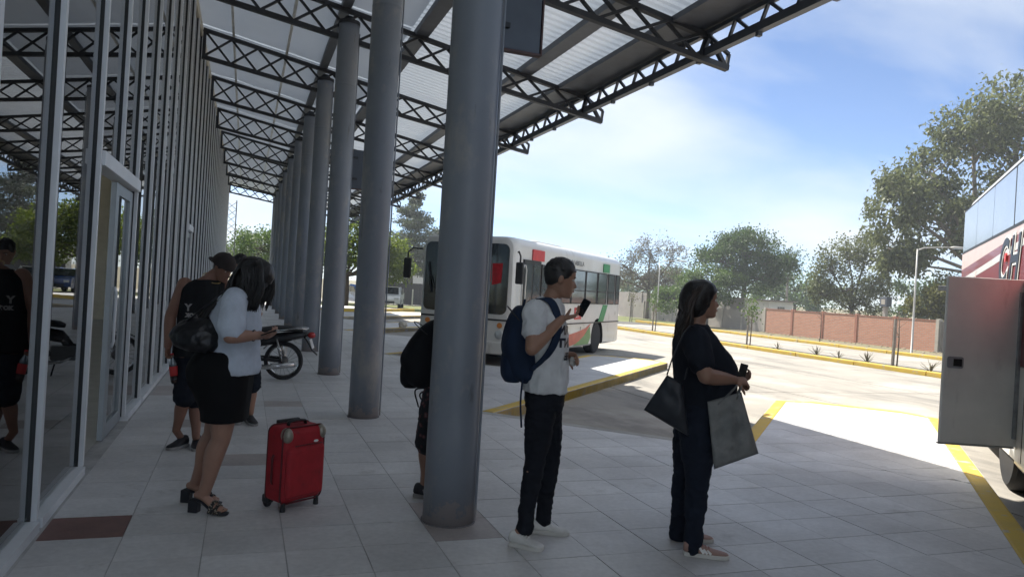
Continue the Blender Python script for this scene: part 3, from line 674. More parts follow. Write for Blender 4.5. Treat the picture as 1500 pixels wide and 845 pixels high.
# emblem lettering: dark letters with a broad white outline
for s_, x_, in (('C',3.48),('H',4.10)):
    text_mesh(s_, 0.70, 'print_white', coach, 'lettering', (x_,-0.014,2.12), (R(90),0,0), shear=0.28, bold=0.035, ext=0.003, sx=1.05)
    text_mesh(s_, 0.70, 'print_navy', coach, 'lettering', (x_,-0.021,2.12), (R(90),0,0), shear=0.28, bold=0.008, ext=0.003, sx=1.05)
MB().lathe([(0.05,0),(0.05,-0.02)],c=(3.92,-.006,2.40),axis='y',n=14).build('dot','bus_red',coach)
MB().box(-0.006,0.1,0.3,CW-.3,1.9,3.0).build('rear_window','dark_pane',coach)
for y in (0.2,CW-.2): MB().box(-0.02,0.1,y-.08,y+.08,0.9,1.5).build('tail_lamp','tail_red',coach)
# open flap: hinged on the coach side, standing out towards the platform
fl = MB().box(-.06,0.70,-0.02,0.02,0.52,2.12).build('luggage_flap','flap',coach,bevel=0.008)
fl.location = (4.90,-0.02,0); fl.rotation_euler.z = R(-67.5)
MB().box(0.02,0.69,-0.026,-0.0205,1.27,1.285).build('fold_line','bus_gray',fl); MB().box(0.0,0.705,-0.023,0.023,0.505,0.519).build('edge','bus_gray',fl)
lt = MB().prism(rrect(0.525,0.67,1.24,1.35,.02),-0.030,-0.0205,'xz').build('latch','lamp_clear',fl); 
for side, yy in ((1,0.021),(-1,-0.030)):
    lt = MB().prism(rrect(0.52,0.67,1.24,1.35,.02),yy,yy+.009,'xz').build('latch','rim_gray',fl)
    MB().box(0.535,0.615,yy-.002 if side<0 else yy+.0091,yy-.0001 if side<0 else yy+.011,1.26,1.33).build('latch_recess','under',fl)
MB().box(0.0,0.03,0.02,0.05,0.6,2.0).build('hinge','rim_gray',fl)
for z_ in (.53,2.09): MB().box(-.05,.69,-.0235,-.0205,z_,z_+.02).build('seal','black_plastic',fl)
MB().tube([(.30,-.03,1.85),(.05,-.20,1.72)],.012,8).build('stay','chrome' if 'chrome' in MATS else 'rim_gray',fl)
for zz_ in (.62,1.2,1.95):
    for xx_ in (.06,.64): MB().lathe([(.009,-.0205),(.009,-.025),(.005,-.026)],c=(xx_,0,zz_),axis='y',n=8).build('rivet','rim_gray',fl)
worn('flap', (0.46,0.44,0.40), .55, .75, 3.0, (1,1,.35))
MB().box(4.95,5.9,0.001,0.25,0.7,1.28).build('locker','under',coach)

# ---------------------------------------------------------------- far cars
mat('car_blue', (0.02,0.06,0.22), 0.25, coat=0.6, var=0.05); mat('car_white', (0.62,0.63,0.63), 0.3, coat=0.4, var=0.04)
def car(label, paint, loc, rz):
    c = thing('parked_car', label, 'car', loc, rz, 'cars parked beyond the yard')
    prof = [(-2.1,.35),(-2.12,.62),(-2.0,.85),(-1.2,.93),(-.55,1.38),(.75,1.42),(1.55,1.02),(2.05,.95),(2.12,.6),(2.08,.33)]
    v = []; f = []; n = len(prof)
    for y, s in ((-.86,.97),(-.80,1.0),(.80,1.0),(.86,.97)):
        for (x,z) in prof: v.append((x*(s if abs(y)>.81 else 1), y*(0.82 if z > 1.2 else 1), z))
    for i in range(3):
        for j in range(n): f.append((i*n+j,i*n+(j+1)%n,(i+1)*n+(j+1)%n,(i+1)*n+j))
    f += [tuple(range(n)), tuple(3*n+j for j in reversed(range(n)))]
    o = MB().add(v,f).build('body',paint,c,bevel=0.04)
    for s in (-1,1):
        MB().prism([(-1.0,.95),(-.50,1.30),(.05,1.33),(.05,.95)],s*.855 - .01,s*.855+.01,'xz').build('side_window','dark_pane',c); MB().prism([(.12,.95),(.12,1.33),(.68,1.34),(1.3,1.0)],s*.855-.01,s*.855+.01,'xz').build('side_window','dark_pane',c)
        for x in (-1.3,1.3):
            t = MB().lathe([(0.2,-.1),(.31,-.1),(.32,0),(.31,.1),(.2,.1)],axis='y',n=20).build('wheel','rubber',c,loc=(x,s*.78,.32)); MB().lathe([(.2,s*.09),(.18,s*.105),(.05,s*.11)],axis='y',n=14).build('rim','rim_gray',t)
        MB().box(-2.13,-2.05,s*.62-.14,s*.62+.14,.62,.76).build('headlight','lamp_clear',c); MB().box(2.04,2.13,s*.66-.1,s*.66+.1,.70,.9).build('tail_lamp','tail_red',c)
    MB().add([(-1.17,-.68,.96),(-1.17,.68,.96),(-.58,.62,1.385),(-.58,-.62,1.385)],[(0,1,2,3)]).build('windscreen','dark_pane',c).location = (-.02,0,.01)
    MB().box(-2.14,-2.06,-.5,.5,.4,.52).build('grille','black_plastic',c)
car('blue car parked beside the tree trunk beyond the yard', 'car_blue', (7.6,50.6,-0.19), R(100))
car('white car parked near the dark fence beyond the yard', 'car_white', (9.15,49.3,-0.19), R(75))

# ---------------------------------------------------------------- motorbike
mat('moto_black', (0.012,0.012,0.014), 0.25, coat=0.5); mat('seat_black', (0.015,0.015,0.016), 0.6, bump=0.3, bscale=90); mat('chrome', (0.6,0.6,0.6), 0.18, metal=0.9); mat('engine_gray', (0.12,0.12,0.12), 0.45, metal=0.6)
moto = thing('motorcycle', 'small black motorbike parked behind the woman in the white shirt', 'motorcycle', (0.62,11.8,0), R(180-14))
def mwheel(x, r=0.29):
    w = MB(); ring = [(r*math.cos(2*math.pi*k/40), 0, r*math.sin(2*math.pi*k/40)) for k in range(41)]
    b = MB().lathe([(r-.055,-.03),(r-.02,-.042),(r,-.02),(r+.004,0),(r,.02),(r-.02,.042),(r-.055,.03)],axis='y',n=44).build('wheel','rubber',moto,loc=(x,0,r)); 
    # open the disc: keep only the outer band
    bm = bmesh.new(); bm.from_mesh(b.data); bmesh.ops.delete(bm, geom=[f for f in bm.faces if len(f.verts) > 6], context='FACES_ONLY'); bm.to_mesh(b.data); bm.free(); smooth_angle(b, 50)
    rm = MB()
    for k in range(36):
        a, c = 2*math.pi*k/36, 2*math.pi*(k+1)/36; q = r-.055
        rm.bar((q*math.cos(a),0,q*math.sin(a)),(q*math.cos(c),0,q*math.sin(c)),0.045,0.018,up=(0,1,0)) if False else rm.tube([(q*math.cos(a),0,q*math.sin(a)),(q*math.cos(c),0,q*math.sin(c))],0.016,6,cap=False)
    rm.build('rim','chrome',b)
    for k in range(18):
        a = 2*math.pi*k/18; s = 1 if k%2 else -1
        MB().tube([(0.05*math.cos(a+.5),s*.03,0.05*math.sin(a+.5)),((r-.055)*math.cos(a),0,(r-.055)*math.sin(a))],0.0028,5).build('spoke','chrome',b)
    MB().lathe([(0.02,-.07),(.07,-.05),(.075,0),(.07,.05),(.02,.07)],axis='y',n=18).build('hub','engine_gray',b,smooth=True); return b
mwheel(0); mwheel(1.24)
st = MB().tube([(-.26,0,.765),(-.1,0,.785),(.12,0,.78),(.30,0,.745),(.48,0,.72),(.55,0,.70)],[(.07,.03),(.10,.045),(.12,.05),(.125,.05),(.11,.05),(.06,.03)],12,side=(0,1,0)).build('seat','seat_black',moto,smooth=True)
MB().tube([(-.40,0,.735),(-.28,0,.70),(-.05,0,.66),(.25,0,.60),(.50,0,.55),(.58,0,.50)],[(.03,.02),(.075,.05),(.10,.075),(.10,.09),(.09,.09),(.05,.05)],12,side=(0,1,0)).build('side_cover','moto_black',moto,smooth=True)
MB().tube([(.50,0,.58),(.62,0,.40),(.78,0,.36),(.95,0,.55),(1.0,0,.80),(.98,0,.95)],[(.08,.06),(.07,.07),(.10,.08),(.15,.07),(.13,.07),(.06,.05)],12,side=(0,1,0)).build('leg_shield','moto_black',moto,smooth=True)
MB().box(.38,.72,-.11,.11,.22,.42).lathe([(.07,0),(.07,.16)],c=(.62,0,.30),axis='x',n=14).build('engine','engine_gray',moto,bevel=0.02)
MB().tube([(.66,.1,.28),(.5,.15,.20),(.2,.17,.20),(-.2,.18,.26)],[.018,.02,.04,.045],10).build('exhaust','chrome',moto,smooth=True)
MB().bar((0,-.09,.29),(.42,-.09,.32),.035,.05).bar((0,.09,.29),(.42,.09,.32),.035,.05).build('swing_arm','moto_black',moto); MB().box(-.03,.42,-.125,-.10,.255,.345).build('chain_case','moto_black',moto,bevel=.02)
for s in (-1,1):
    MB().tube([(0,s*.105,.29),(.09,s*.11,.62)],.014,8).tube([(.02,s*.105,.37),(.075,s*.11,.56)],.026,10).build('shock','chrome',moto,smooth=True)
    MB().tube([(1.24,s*.09,.29),(1.05,s*.09,.80)],.02,8).build('fork','chrome',moto,smooth=True)
    MB().tube([(1.0,0,.98),(.96,s*.2,1.02),(.86,s*.33,1.0)],.013,8).tube([(.92,s*.26,1.01),(.86,s*.34,1.0)],.019,8).build('handlebar','moto_black',moto,smooth=True)
    MB().tube([(.93,s*.2,1.02),(.98,s*.26,1.18)],.006,6).ell((.98,s*.28,1.2),(.02,.06,.04)).build('mirror','moto_black',moto,smooth=True)
MB().tube([(-.33,s_*.13,.79) for s_ in (-1,1)],.012,8).tube([(.1,.13,.75),(-.2,.14,.80),(-.33,.12,.80)],.012,8).tube([(.1,-.13,.75),(-.2,-.14,.80),(-.33,-.12,.80)],.012,8).build('grab_rail','chrome',moto,smooth=True)
MB().ell((-.40,0,.70),(.06,.08,.05)).build('tail_lamp','tail_red',moto,smooth=True)
fd = []
for k in range(10): a = R(175-k*14); fd.append((0.345*math.cos(a),0,.29+.345*math.sin(a)))
MB().tube([(-.30,0,.66),(-.36,0,.58),(-.42,0,.47),(-.50,0,.40)],[(.05,.012),(.06,.012),(.06,.010),(.05,.008)],8,side=(0,1,0)).build('mudguard','moto_black',moto,smooth=True)
MB().tube([(-.25,0,.56),(-.12,0,.62),(.05,0,.63),(.2,0,.57),(.3,0,.46)],[(.06,.008)]*5,8,side=(0,1,0)).build('inner_guard','galv',moto,smooth=True)
MB().add([(-.385,-.1,.64),(-.385,.1,.64),(-.43,.1,.50),(-.43,-.1,.50)],[(0,1,2,3)]).add([(-.391,-.1,.64),(-.391,.1,.64),(-.436,.1,.50),(-.436,-.1,.50)],[(3,2,1,0)]).build('number_plate','print_white',moto)
MB().tube([(1.24+.34*math.cos(R(a)),0,.29+.34*math.sin(R(a))) for a in (20,50,80,110,140)],[(.055,.01)]*5,8,side=(0,1,0)).build('front_guard','moto_black',moto,smooth=True)
MB().ell((1.08,0,.90),(.07,.09,.08)).build('headlight','lamp_clear',moto,smooth=True)
MB().tube([(.45,.08,.22),(.40,.2,.02)],.012,8).build('kickstand','moto_black',moto)

# ---------------------------------------------------------------- red suitcase
mat('case_red', (0.36,0.012,0.02), 0.75, vscale=14, bump=0.35, bscale=220, var=0.12, bdist=0.002); mat('case_piping', (0.10,0.006,0.01), 0.6); mat('case_trim', (0.30,0.27,0.22), 0.35, metal=0.4)
worn('case_red', (0.12,0.01,0.012), .58, .75, 9)
case = thing('suitcase', 'red fabric trolley suitcase standing on the tiles beside the woman in heels', 'suitcase', (0.395,5.33,0), R(-19.9+0))
# local x = right in view, y = away; a rounded body turned so that its narrow side looks left
case.rotation_euler.z = R(-19.9+54); case.scale = (.93,.93,1)
def rbox(name, m, parent, x0,x1,y0,y1,z0,z1,r,bulge=0.0,seg=10):
    b = MB().box(x0,x1,y0,y1,z0,z1); o = b.build(name, m, parent)
    bm = bmesh.new(); bm.from_mesh(o.data); bmesh.ops.bevel(bm, geom=list(bm.edges), offset=r, segments=5, profile=0.5, affect='EDGES'); 
    bmesh.ops.subdivide_edges(bm, edges=[e for e in bm.edges if e.calc_length() > 0.08], cuts=6, use_grid_fill=True)
    c = Vector(((x0+x1)/2,(y0+y1)/2,(z0+z1)/2)); h = Vector(((x1-x0)/2,(y1-y0)/2,(z1-z0)/2))
    for v in bm.verts:
        q = v.co-c; k = [(1-(q[i]/h[i])**2) for i in range(3)]
        if abs(q.y) > h.y-.01: v.co.y += math.copysign(bulge*max(0,k[0])**.6*max(0,k[2])**.6, q.y)
        if abs(q.x) > h.x-.01: v.co.x += math.copysign(bulge*.5*max(0,k[1])**.6*max(0,k[2])**.6, q.x)
        n_ = noise.noise(v.co*9)*0.003; v.co += v.normal*n_
    bm.to_mesh(o.data); bm.free(); o.data.polygons.foreach_set('use_smooth',[True]*len(o.data.polygons)); return o
rbox('body','case_red',case,-.185,.185,-.115,.115,.055,.565,.045,.018)
rbox('front_pocket','case_red',case,-.165,.165,-.148,-.09,.09,.44,.03,.008)
for z0_, off in ((0,0.0),):
    for y in (-.092,.078):
        ring = rrect(-.188,.188,.052,.568,.05,6); MB().tube([(a,y,b) for a,b in ring+[ring[0]]],.0065,6,cap=False).build('piping','case_piping',case,smooth=True)
MB().tube([(-.12,-.150,.45),(0,-.153,.452),(.12,-.150,.45)],.004,6).build('zip','case_piping',case,smooth=True)
MB().tube([(-.08,0,.565),(-.07,0,.592),(0,0,.60),(.07,0,.592),(.08,0,.565)],[(.02,.008)]*5,8,side=(0,1,0)).build('top_handle','black_plastic',case,smooth=True)
MB().box(-.10,.10,.085,.118,.555,.592).build('trolley_handle','black_plastic',case,bevel=.008)
for x in (-.15,.15):
    e = MB().ell((x,-.085,.515),(.042,.055,.055),rot=None).build('corner_guard','case_trim',case,smooth=True)
    wh = MB().lathe([(.012,-.014),(.034,-.014),(.036,0),(.034,.014),(.012,.014)],axis='x',n=18).build('wheel','rubber',case,loc=(x,.10,.036)); MB().box(x-.03,x+.03,.06,.13,.03,.09).build('wheel_housing','black_plastic',case,bevel=.012)
    MB().lathe([(.02,0),(.017,.06)],c=(x,-.085,0),n=12).build('foot','black_plastic',case)
MB().ell((.06,-.158,.47),(.022,.004,.009)).build('badge','print_white',case,smooth=True)
MB().tube([(-.19,-.0,.18),(-.20,-.0,.20),(-.20,0,.36),(-.19,0,.38)],[(.012,.006)]*4,8,side=(0,1,0)).build('side_handle','case_piping',case,smooth=True)
# ================================================================== PEOPLE: joints, metres, x = right, y = away, z = up from each person's own base
P_man = dict(loc=(1.867,4.365,0),
  torso=[((-0.016, 0.0, 0.808), 0.1, 0.09), ((-0.021, 0.0, 0.887), 0.15, 0.112), ((-0.019, 0.0, 1.01), 0.145, 0.112), ((-0.015, 0.0, 1.164), 0.15, 0.115), ((-0.024, 0.0, 1.318), 0.172, 0.12), ((-0.05, 0.0, 1.448), 0.18, 0.095), ((-0.04, 0.0, 1.506), 0.1, 0.075), ((-0.021, 0.0, 1.555), 0.062, 0.06)],
  neck=(-0.02, 0.0, 1.538),
  head=(0.037, 0.0, 1.686),
  shR=(-0.118, -0.17, 1.467),
  elR=(-0.13, -0.33, 1.246),
  wrR=(0.051, -0.16, 1.43),
  shL=(0.017, 0.18, 1.46),
  elL=(0.039, 0.22, 1.202),
  wrL=(0.083, 0.04, 1.193),
  hipR=(-0.041, -0.085, 0.882),
  knR=(-0.06, -0.1, 0.539),
  anR=(-0.1, -0.13, 0.18),
  hipL=(0.003, 0.085, 0.858),
  knL=(0.047, 0.11, 0.514),
  anL=(0.028, 0.13, 0.161),
  heelR=(-0.191, -0.12, 0.06),
  toeR=(0.018, -0.2, 0.015),
  heelL=(-0.059, 0.14, 0.035),
  toeL=(0.203, 0.12, 0.016),
  phone0=(0.154, -0.17, 1.458),
  phone1=(0.203, -0.17, 1.558),
  tissue=(0.155, 0.03, 1.158),
  bp_top=(-0.202, 0.0, 1.496),
  bp_bot=(-0.146, 0.0, 1.003),
  bp_mid=(-0.218, 0.0, 1.249),
  strap_low=(-0.165, -0.05, 0.725),
)
P_woman = dict(loc=(2.808,4.046,0),
  torso=[((-0.038, 0.0, 0.748), 0.12, 0.1), ((-0.017, 0.0, 0.837), 0.185, 0.15), ((0.012, 0.0, 0.945), 0.195, 0.172), ((0.018, 0.0, 1.06), 0.19, 0.18), ((0.006, 0.0, 1.192), 0.195, 0.182), ((-0.046, 0.0, 1.317), 0.19, 0.135), ((-0.063, 0.0, 1.391), 0.13, 0.09), ((-0.062, 0.0, 1.444), 0.065, 0.062)],
  neck=(-0.061, 0.0, 1.435),
  head=(-0.031, 0.0, 1.6),
  shR=(-0.103, -0.17, 1.339),
  elR=(-0.064, -0.31, 1.141),
  wrR=(0.154, -0.14, 1.112),
  shL=(0.013, 0.18, 1.321),
  elL=(0.111, 0.24, 1.1),
  wrL=(0.215, 0.06, 1.104),
  hipR=(-0.04, -0.1, 0.797),
  knR=(-0.025, -0.11, 0.498),
  anR=(-0.033, -0.13, 0.112),
  hipL=(-0.023, 0.1, 0.761),
  knL=(-0.049, 0.11, 0.473),
  anL=(-0.063, 0.15, 0.098),
  heelR=(-0.092, -0.13, 0.023),
  toeR=(0.185, -0.17, 0.006),
  heelL=(-0.099, 0.15, 0.014),
  toeL=(0.172, 0.14, 0.015),
  paper0=(0.213, -0.08, 1.082),
  paper1=(0.24, -0.08, 1.21),
  bag=[((-0.405, -0.2, 0.9),), ((-0.279, -0.22, 1.126),), ((-0.185, -0.24, 1.088),), ((-0.128, -0.26, 0.76),)],
  strap=(-0.136, -0.17, 1.397),
  tote=[((-0.027, -0.24, 0.98),), ((0.191, -0.2, 1.046),), ((0.319, -0.2, 0.673),), ((0.033, -0.26, 0.573),)],
  totetop=(0.205, -0.1, 1.11),
  hair0=(-0.142, 0.0, 1.302),
  hair1=(-0.147, 0.0, 1.457),
)
P_heels = dict(loc=(-0.146,5.317,0),
  torso=[((0.052, 0.0, 0.741), 0.14, 0.13), ((0.031, 0.0, 0.855), 0.19, 0.185), ((0.026, 0.0, 0.946), 0.195, 0.2), ((0.063, 0.0, 1.086), 0.175, 0.165), ((0.098, 0.0, 1.272), 0.18, 0.15), ((0.118, 0.0, 1.402), 0.175, 0.11), ((0.137, 0.0, 1.467), 0.1, 0.08), ((0.157, 0.0, 1.514), 0.058, 0.058)],
  neck=(0.162, 0.0, 1.505),
  head=(0.227, 0.0, 1.574),
  shR=(0.155, -0.16, 1.416),
  elR=(0.194, -0.31, 1.192),
  wrR=(0.317, -0.18, 1.2),
  shL=(0.088, 0.17, 1.406),
  elL=(0.065, 0.22, 1.164),
  wrL=(0.289, -0.02, 1.188),
  hipR=(0.088, -0.075, 0.777),
  knR=(0.083, -0.065, 0.495),
  anR=(-0.01, -0.07, 0.119),
  hipL=(0.031, 0.075, 0.752),
  knL=(-0.034, 0.09, 0.484),
  anL=(-0.14, 0.12, 0.162),
  heelR=(-0.069, -0.07, 0.039),
  toeR=(0.154, -0.1, -0.011),
  heelL=(-0.209, 0.13, 0.075),
  toeL=(0.027, 0.11, 0.029),
  phone0=(0.352, -0.18, 1.202),
  phone1=(0.451, -0.18, 1.243),
  hairA=(-0.05, 0.0, 1.364),
  hairB=(0.231, -0.1, 1.419),
  hairC=(-0.119, 0.05, 1.257),
  bag=(-0.073, -0.05, 1.187),
  bagw=(-0.272, 0.0, 1.25),
  hem=[((0.073, 0.0, 0.609), 0.178, 0.138), ((0.07, 0.0, 0.673), 0.182, 0.142), ((0.055, 0.0, 0.764), 0.19, 0.168), ((0.031, 0.0, 0.864), 0.205, 0.2), ((0.029, 0.0, 0.969), 0.21, 0.205), ((0.059, 0.0, 1.077), 0.185, 0.175)],
  shirt=[((0.146, 0.0, 0.926), 0.17, 0.115), ((0.13, 0.0, 0.975), 0.18, 0.145), ((0.1, 0.0, 1.088), 0.18, 0.165), ((0.103, 0.0, 1.272), 0.185, 0.158), ((0.118, 0.0, 1.402), 0.18, 0.118), ((0.137, 0.0, 1.463), 0.115, 0.09)],
)
P_tank = dict(loc=(-0.426,7.280,0),
  torso=[((0.036, 0.0, 0.701), 0.11, 0.1), ((0.023, 0.0, 0.812), 0.165, 0.12), ((0.027, 0.0, 0.949), 0.155, 0.12), ((0.047, 0.0, 1.137), 0.165, 0.125), ((0.073, 0.0, 1.325), 0.19, 0.13), ((0.097, 0.0, 1.45), 0.19, 0.1), ((0.124, 0.0, 1.514), 0.11, 0.08), ((0.164, 0.0, 1.566), 0.065, 0.062)],
  neck=(0.153, 0.0, 1.547),
  head=(0.248, 0.0, 1.633),
  shR=(-0.046, -0.1, 1.46),
  elR=(-0.148, -0.12, 1.173),
  wrR=(-0.147, -0.14, 0.906),
  shL=(0.244, 0.1, 1.453),
  elL=(0.307, 0.1, 1.148),
  wrL=(0.419, -0.05, 0.945),
  hipR=(0.008, -0.05, 0.705),
  knR=(0.009, -0.1, 0.441),
  anR=(-0.057, -0.08, 0.151),
  hipL=(0.06, 0.06, 0.696),
  knL=(0.072, 0.0, 0.405),
  anL=(0.108, -0.04, 0.092),
  heelR=(0.011, 0.0, 0.078),
  toeR=(-0.059, -0.22, 0.058),
  heelL=(0.07, 0.08, 0.065),
  toeL=(0.187, -0.2, 0.008),
  bottle0=(-0.101, -0.15, 0.818),
  bottle1=(-0.056, -0.15, 0.578),
)
P_third = dict(loc=(0.083,8.372,0),
  torso=[((-0.055, 0.0, 0.703), 0.11, 0.1), ((-0.069, 0.0, 0.819), 0.165, 0.12), ((-0.077, 0.0, 0.951), 0.155, 0.12), ((-0.096, 0.0, 1.155), 0.16, 0.12), ((-0.114, 0.0, 1.33), 0.18, 0.125), ((-0.127, 0.0, 1.417), 0.17, 0.095), ((-0.131, 0.0, 1.483), 0.1, 0.075), ((-0.134, 0.0, 1.534), 0.06, 0.06)],
  neck=(-0.133, 0.0, 1.519),
  head=(-0.149, 0.0, 1.672),
  shR=(-0.264, 0.0, 1.379),
  elR=(-0.297, 0.05, 1.126),
  wrR=(-0.105, -0.15, 1.016),
  shL=(0.014, 0.0, 1.389),
  elL=(0.072, 0.02, 1.171),
  wrL=(0.03, -0.15, 1.038),
  hipR=(-0.114, 0.0, 0.714),
  knR=(-0.08, -0.02, 0.389),
  anR=(-0.07, 0.0, 0.087),
  hipL=(0.003, 0.0, 0.721),
  knL=(0.062, -0.03, 0.399),
  anL=(0.054, -0.0, 0.109),
  heelR=(-0.091, 0.08, 0.072),
  toeR=(-0.028, -0.18, 0.034),
  heelL=(-0.003, 0.08, 0.077),
  toeL=(0.171, -0.18, 0.053),
)
P_hidden = dict(loc=(1.504,5.411,0),
  torso=[((-0.014, 0.0, 0.73), 0.1, 0.1), ((-0.019, 0.0, 0.818), 0.155, 0.12), ((-0.016, 0.0, 0.937), 0.15, 0.12), ((-0.01, 0.0, 1.094), 0.155, 0.12), ((-0.008, 0.0, 1.234), 0.175, 0.125), ((-0.025, 0.0, 1.347), 0.17, 0.095), ((-0.018, 0.0, 1.405), 0.1, 0.075), ((-0.005, 0.0, 1.447), 0.06, 0.06)],
  neck=(-0.009, 0.0, 1.436),
  head=(0.024, 0.0, 1.573),
  shR=(-0.037, -0.15, 1.332),
  elR=(0.026, -0.18, 1.076),
  wrR=(0.034, -0.1, 1.181),
  shL=(0.006, 0.16, 1.321),
  elL=(0.075, 0.18, 1.046),
  wrL=(0.065, 0.05, 1.172),
  hipR=(-0.087, -0.07, 0.772),
  knR=(-0.129, -0.06, 0.424),
  anR=(-0.143, -0.05, 0.107),
  hipL=(0.012, 0.09, 0.77),
  knL=(0.032, 0.1, 0.427),
  anL=(0.014, 0.1, 0.108),
  heelR=(-0.215, -0.05, 0.02),
  toeR=(0.024, -0.12, 0.013),
  heelL=(-0.062, 0.1, 0.051),
  toeL=(0.193, 0.1, 0.04),
  bp_top=(-0.128, 0.0, 1.331),
  bp_bot=(-0.19, 0.0, 0.808),
  bp_mid=(-0.267, 0.0, 1.052),
  strap1=(-0.255, -0.05, 0.79),
  strap2=(-0.222, -0.05, 0.668),
)
mat('skin_a', (0.30,0.165,0.11), 0.5, vscale=6, var=0.08); mat('skin_b', (0.36,0.20,0.14), 0.5, vscale=6, var=0.08); mat('skin_c', (0.24,0.12,0.08), 0.5, vscale=6, var=0.08)
mat('hair_black', (0.012,0.010,0.010), 0.42, vscale=60, var=0.3, bump=0.5, bscale=140, bdist=0.003); mat('hair_brown', (0.03,0.018,0.012), 0.42, vscale=60, var=0.3, bump=0.5, bscale=140, bdist=0.003)
def cloth(n, c, **k): return mat(n, c, k.pop('rough',0.9), vscale=k.pop('vscale',7), var=k.pop('var',0.10), bump=0.3, bscale=260, bdist=0.0015, spec=0.2, **k)
cloth('tee_white', (0.60,0.61,0.62)); cloth('tee_blue_white', (0.55,0.60,0.68)); cloth('jeans_black', (0.012,0.014,0.020)); cloth('jeans_navy', (0.014,0.019,0.032)); cloth('top_navy', (0.013,0.016,0.024)); cloth('skirt_black', (0.006,0.006,0.007), rough=0.8); cloth('tank_black', (0.012,0.013,0.015)); cloth('shorts_navy', (0.011,0.014,0.022)); cloth('pack_navy', (0.013,0.025,0.055), rough=0.75); cloth('pack_black', (0.008,0.009,0.012), rough=0.75)
mat('shoe_white', (0.62,0.61,0.58), 0.6, vscale=8); mat('sole_white', (0.60,0.58,0.54), 0.6); mat('shoe_black', (0.014,0.015,0.02), 0.6); mat('sole_gray', (0.30,0.29,0.28), 0.7); mat('shoe_pink', (0.36,0.22,0.18), 0.7, vscale=10); mat('leather_black', (0.008,0.008,0.010), 0.38, vscale=8, bump=0.25, bscale=60)
mat('phone_black', (0.01,0.01,0.012), 0.15); mat('eye_white', (0.6,0.58,0.55), 0.2); mat('lip', (0.28,0.10,0.08), 0.5); mat('cap_cloth', (0.03,0.022,0.02), 0.9, vscale=20); mat('gold', (0.5,0.38,0.16), 0.3, metal=0.8); mat('tote', (0.24,0.24,0.23), 0.75, vscale=9, col2=(0.13,0.14,0.14), bump=0.6, bscale=16, bdist=0.02); mat('bag_navy', (0.012,0.015,0.022), 0.5, vscale=10)
mat('paper', (0.55,0.53,0.5), 0.7); mat('cola', (0.02,0.008,0.005), 0.1); mat('label_red', (0.5,0.02,0.02), 0.4)
def floral(name):
    m = mat(name, (0.012,0.013,0.017), 0.9); t = m.node_tree; b = t.nodes['Principled BSDF']
    tc_ = t.nodes.new('ShaderNodeTexCoord'); v = t.nodes.new('ShaderNodeTexVoronoi'); v.inputs['Scale'].default_value = 22; t.links.new(tc_.outputs['Object'], v.inputs['Vector'])
    r = t.nodes.new('ShaderNodeValToRGB'); e = r.color_ramp.elements; e[0].position = 0.0; e[0].color = (0.16,0.13,0.13,1); e[1].position = 0.42; e[1].color = (0.010,0.011,0.015,1); e2 = e.new(0.22); e2.color = (0.10,0.035,0.04,1)
    t.links.new(v.outputs['Distance'], r.inputs[0]); t.links.new(r.outputs[0], b.inputs['Base Color'])
floral('shorts_floral')
def leopard(name):
    m = mat(name, (0.25,0.2,0.15), 0.5); t = m.node_tree; b = t.nodes['Principled BSDF']
    tc_ = t.nodes.new('ShaderNodeTexCoord'); v = t.nodes.new('ShaderNodeTexVoronoi'); v.inputs['Scale'].default_value = 90; t.links.new(tc_.outputs['Object'], v.inputs['Vector'])
    r = t.nodes.new('ShaderNodeValToRGB'); r.color_ramp.interpolation = 'CONSTANT'; e = r.color_ramp.elements; e[0].color = (0.30,0.25,0.19,1); e[1].position = 0.42; e[1].color = (0.012,0.011,0.010,1)
    t.links.new(v.outputs['Distance'], r.inputs[0]); t.links.new(r.outputs[0], b.inputs['Base Color'])
leopard('strap_leopard')

V = Vector
def crom(pts, n):
    """Catmull-Rom through rows of numbers"""
    a = np.array(pts, float); a = np.vstack([2*a[0]-a[1], a, 2*a[-1]-a[-2]]); out = []
    for i in range(1, len(a)-2):
        for k in range(n):
            t = k/n; p0,p1,p2,p3 = a[i-1],a[i],a[i+1],a[i+2]
            out.append(0.5*((2*p1)+(-p0+p2)*t+(2*p0-5*p1+4*p2-p3)*t*t+(-p0+3*p1-3*p2+p3)*t**3))
    out.append(a[-2]); return np.array(out)
def limb(b, pts, rad, n=14, sub=6, side=None):
    """tapered limb; every radius is a number or a (wide, deep) pair; rounded ends"""
    rows = [list(p)+(list(r) if hasattr(r,'__len__') else [r,r]) for p,r in zip(pts,rad)]
    c = crom(rows, sub); P = [V(x[:3]) for x in c]; Rr = [(max(x[3],.002),max(x[4],.002)) for x in c]
    d0 = (P[0]-P[1]).normalized(); d1 = (P[-1]-P[-2]).normalized(); P0, P1, r0, r1 = P[0], P[-1], Rr[0], Rr[-1]
    pre = [(P0+d0*r0[1]*s, (r0[0]*c_, r0[1]*c_)) for s,c_ in ((.98,.18),(.8,.6),(.45,.89))]
    post = [(P1+d1*r1[1]*s, (r1[0]*c_, r1[1]*c_)) for s,c_ in ((.45,.89),(.8,.6),(.98,.18))]
    P = [p for p,_ in pre]+P+[p for p,_ in post]; Rr = [r for _,r in pre]+Rr+[r for _,r in post]
    b.tube(P, Rr, n, side=side)
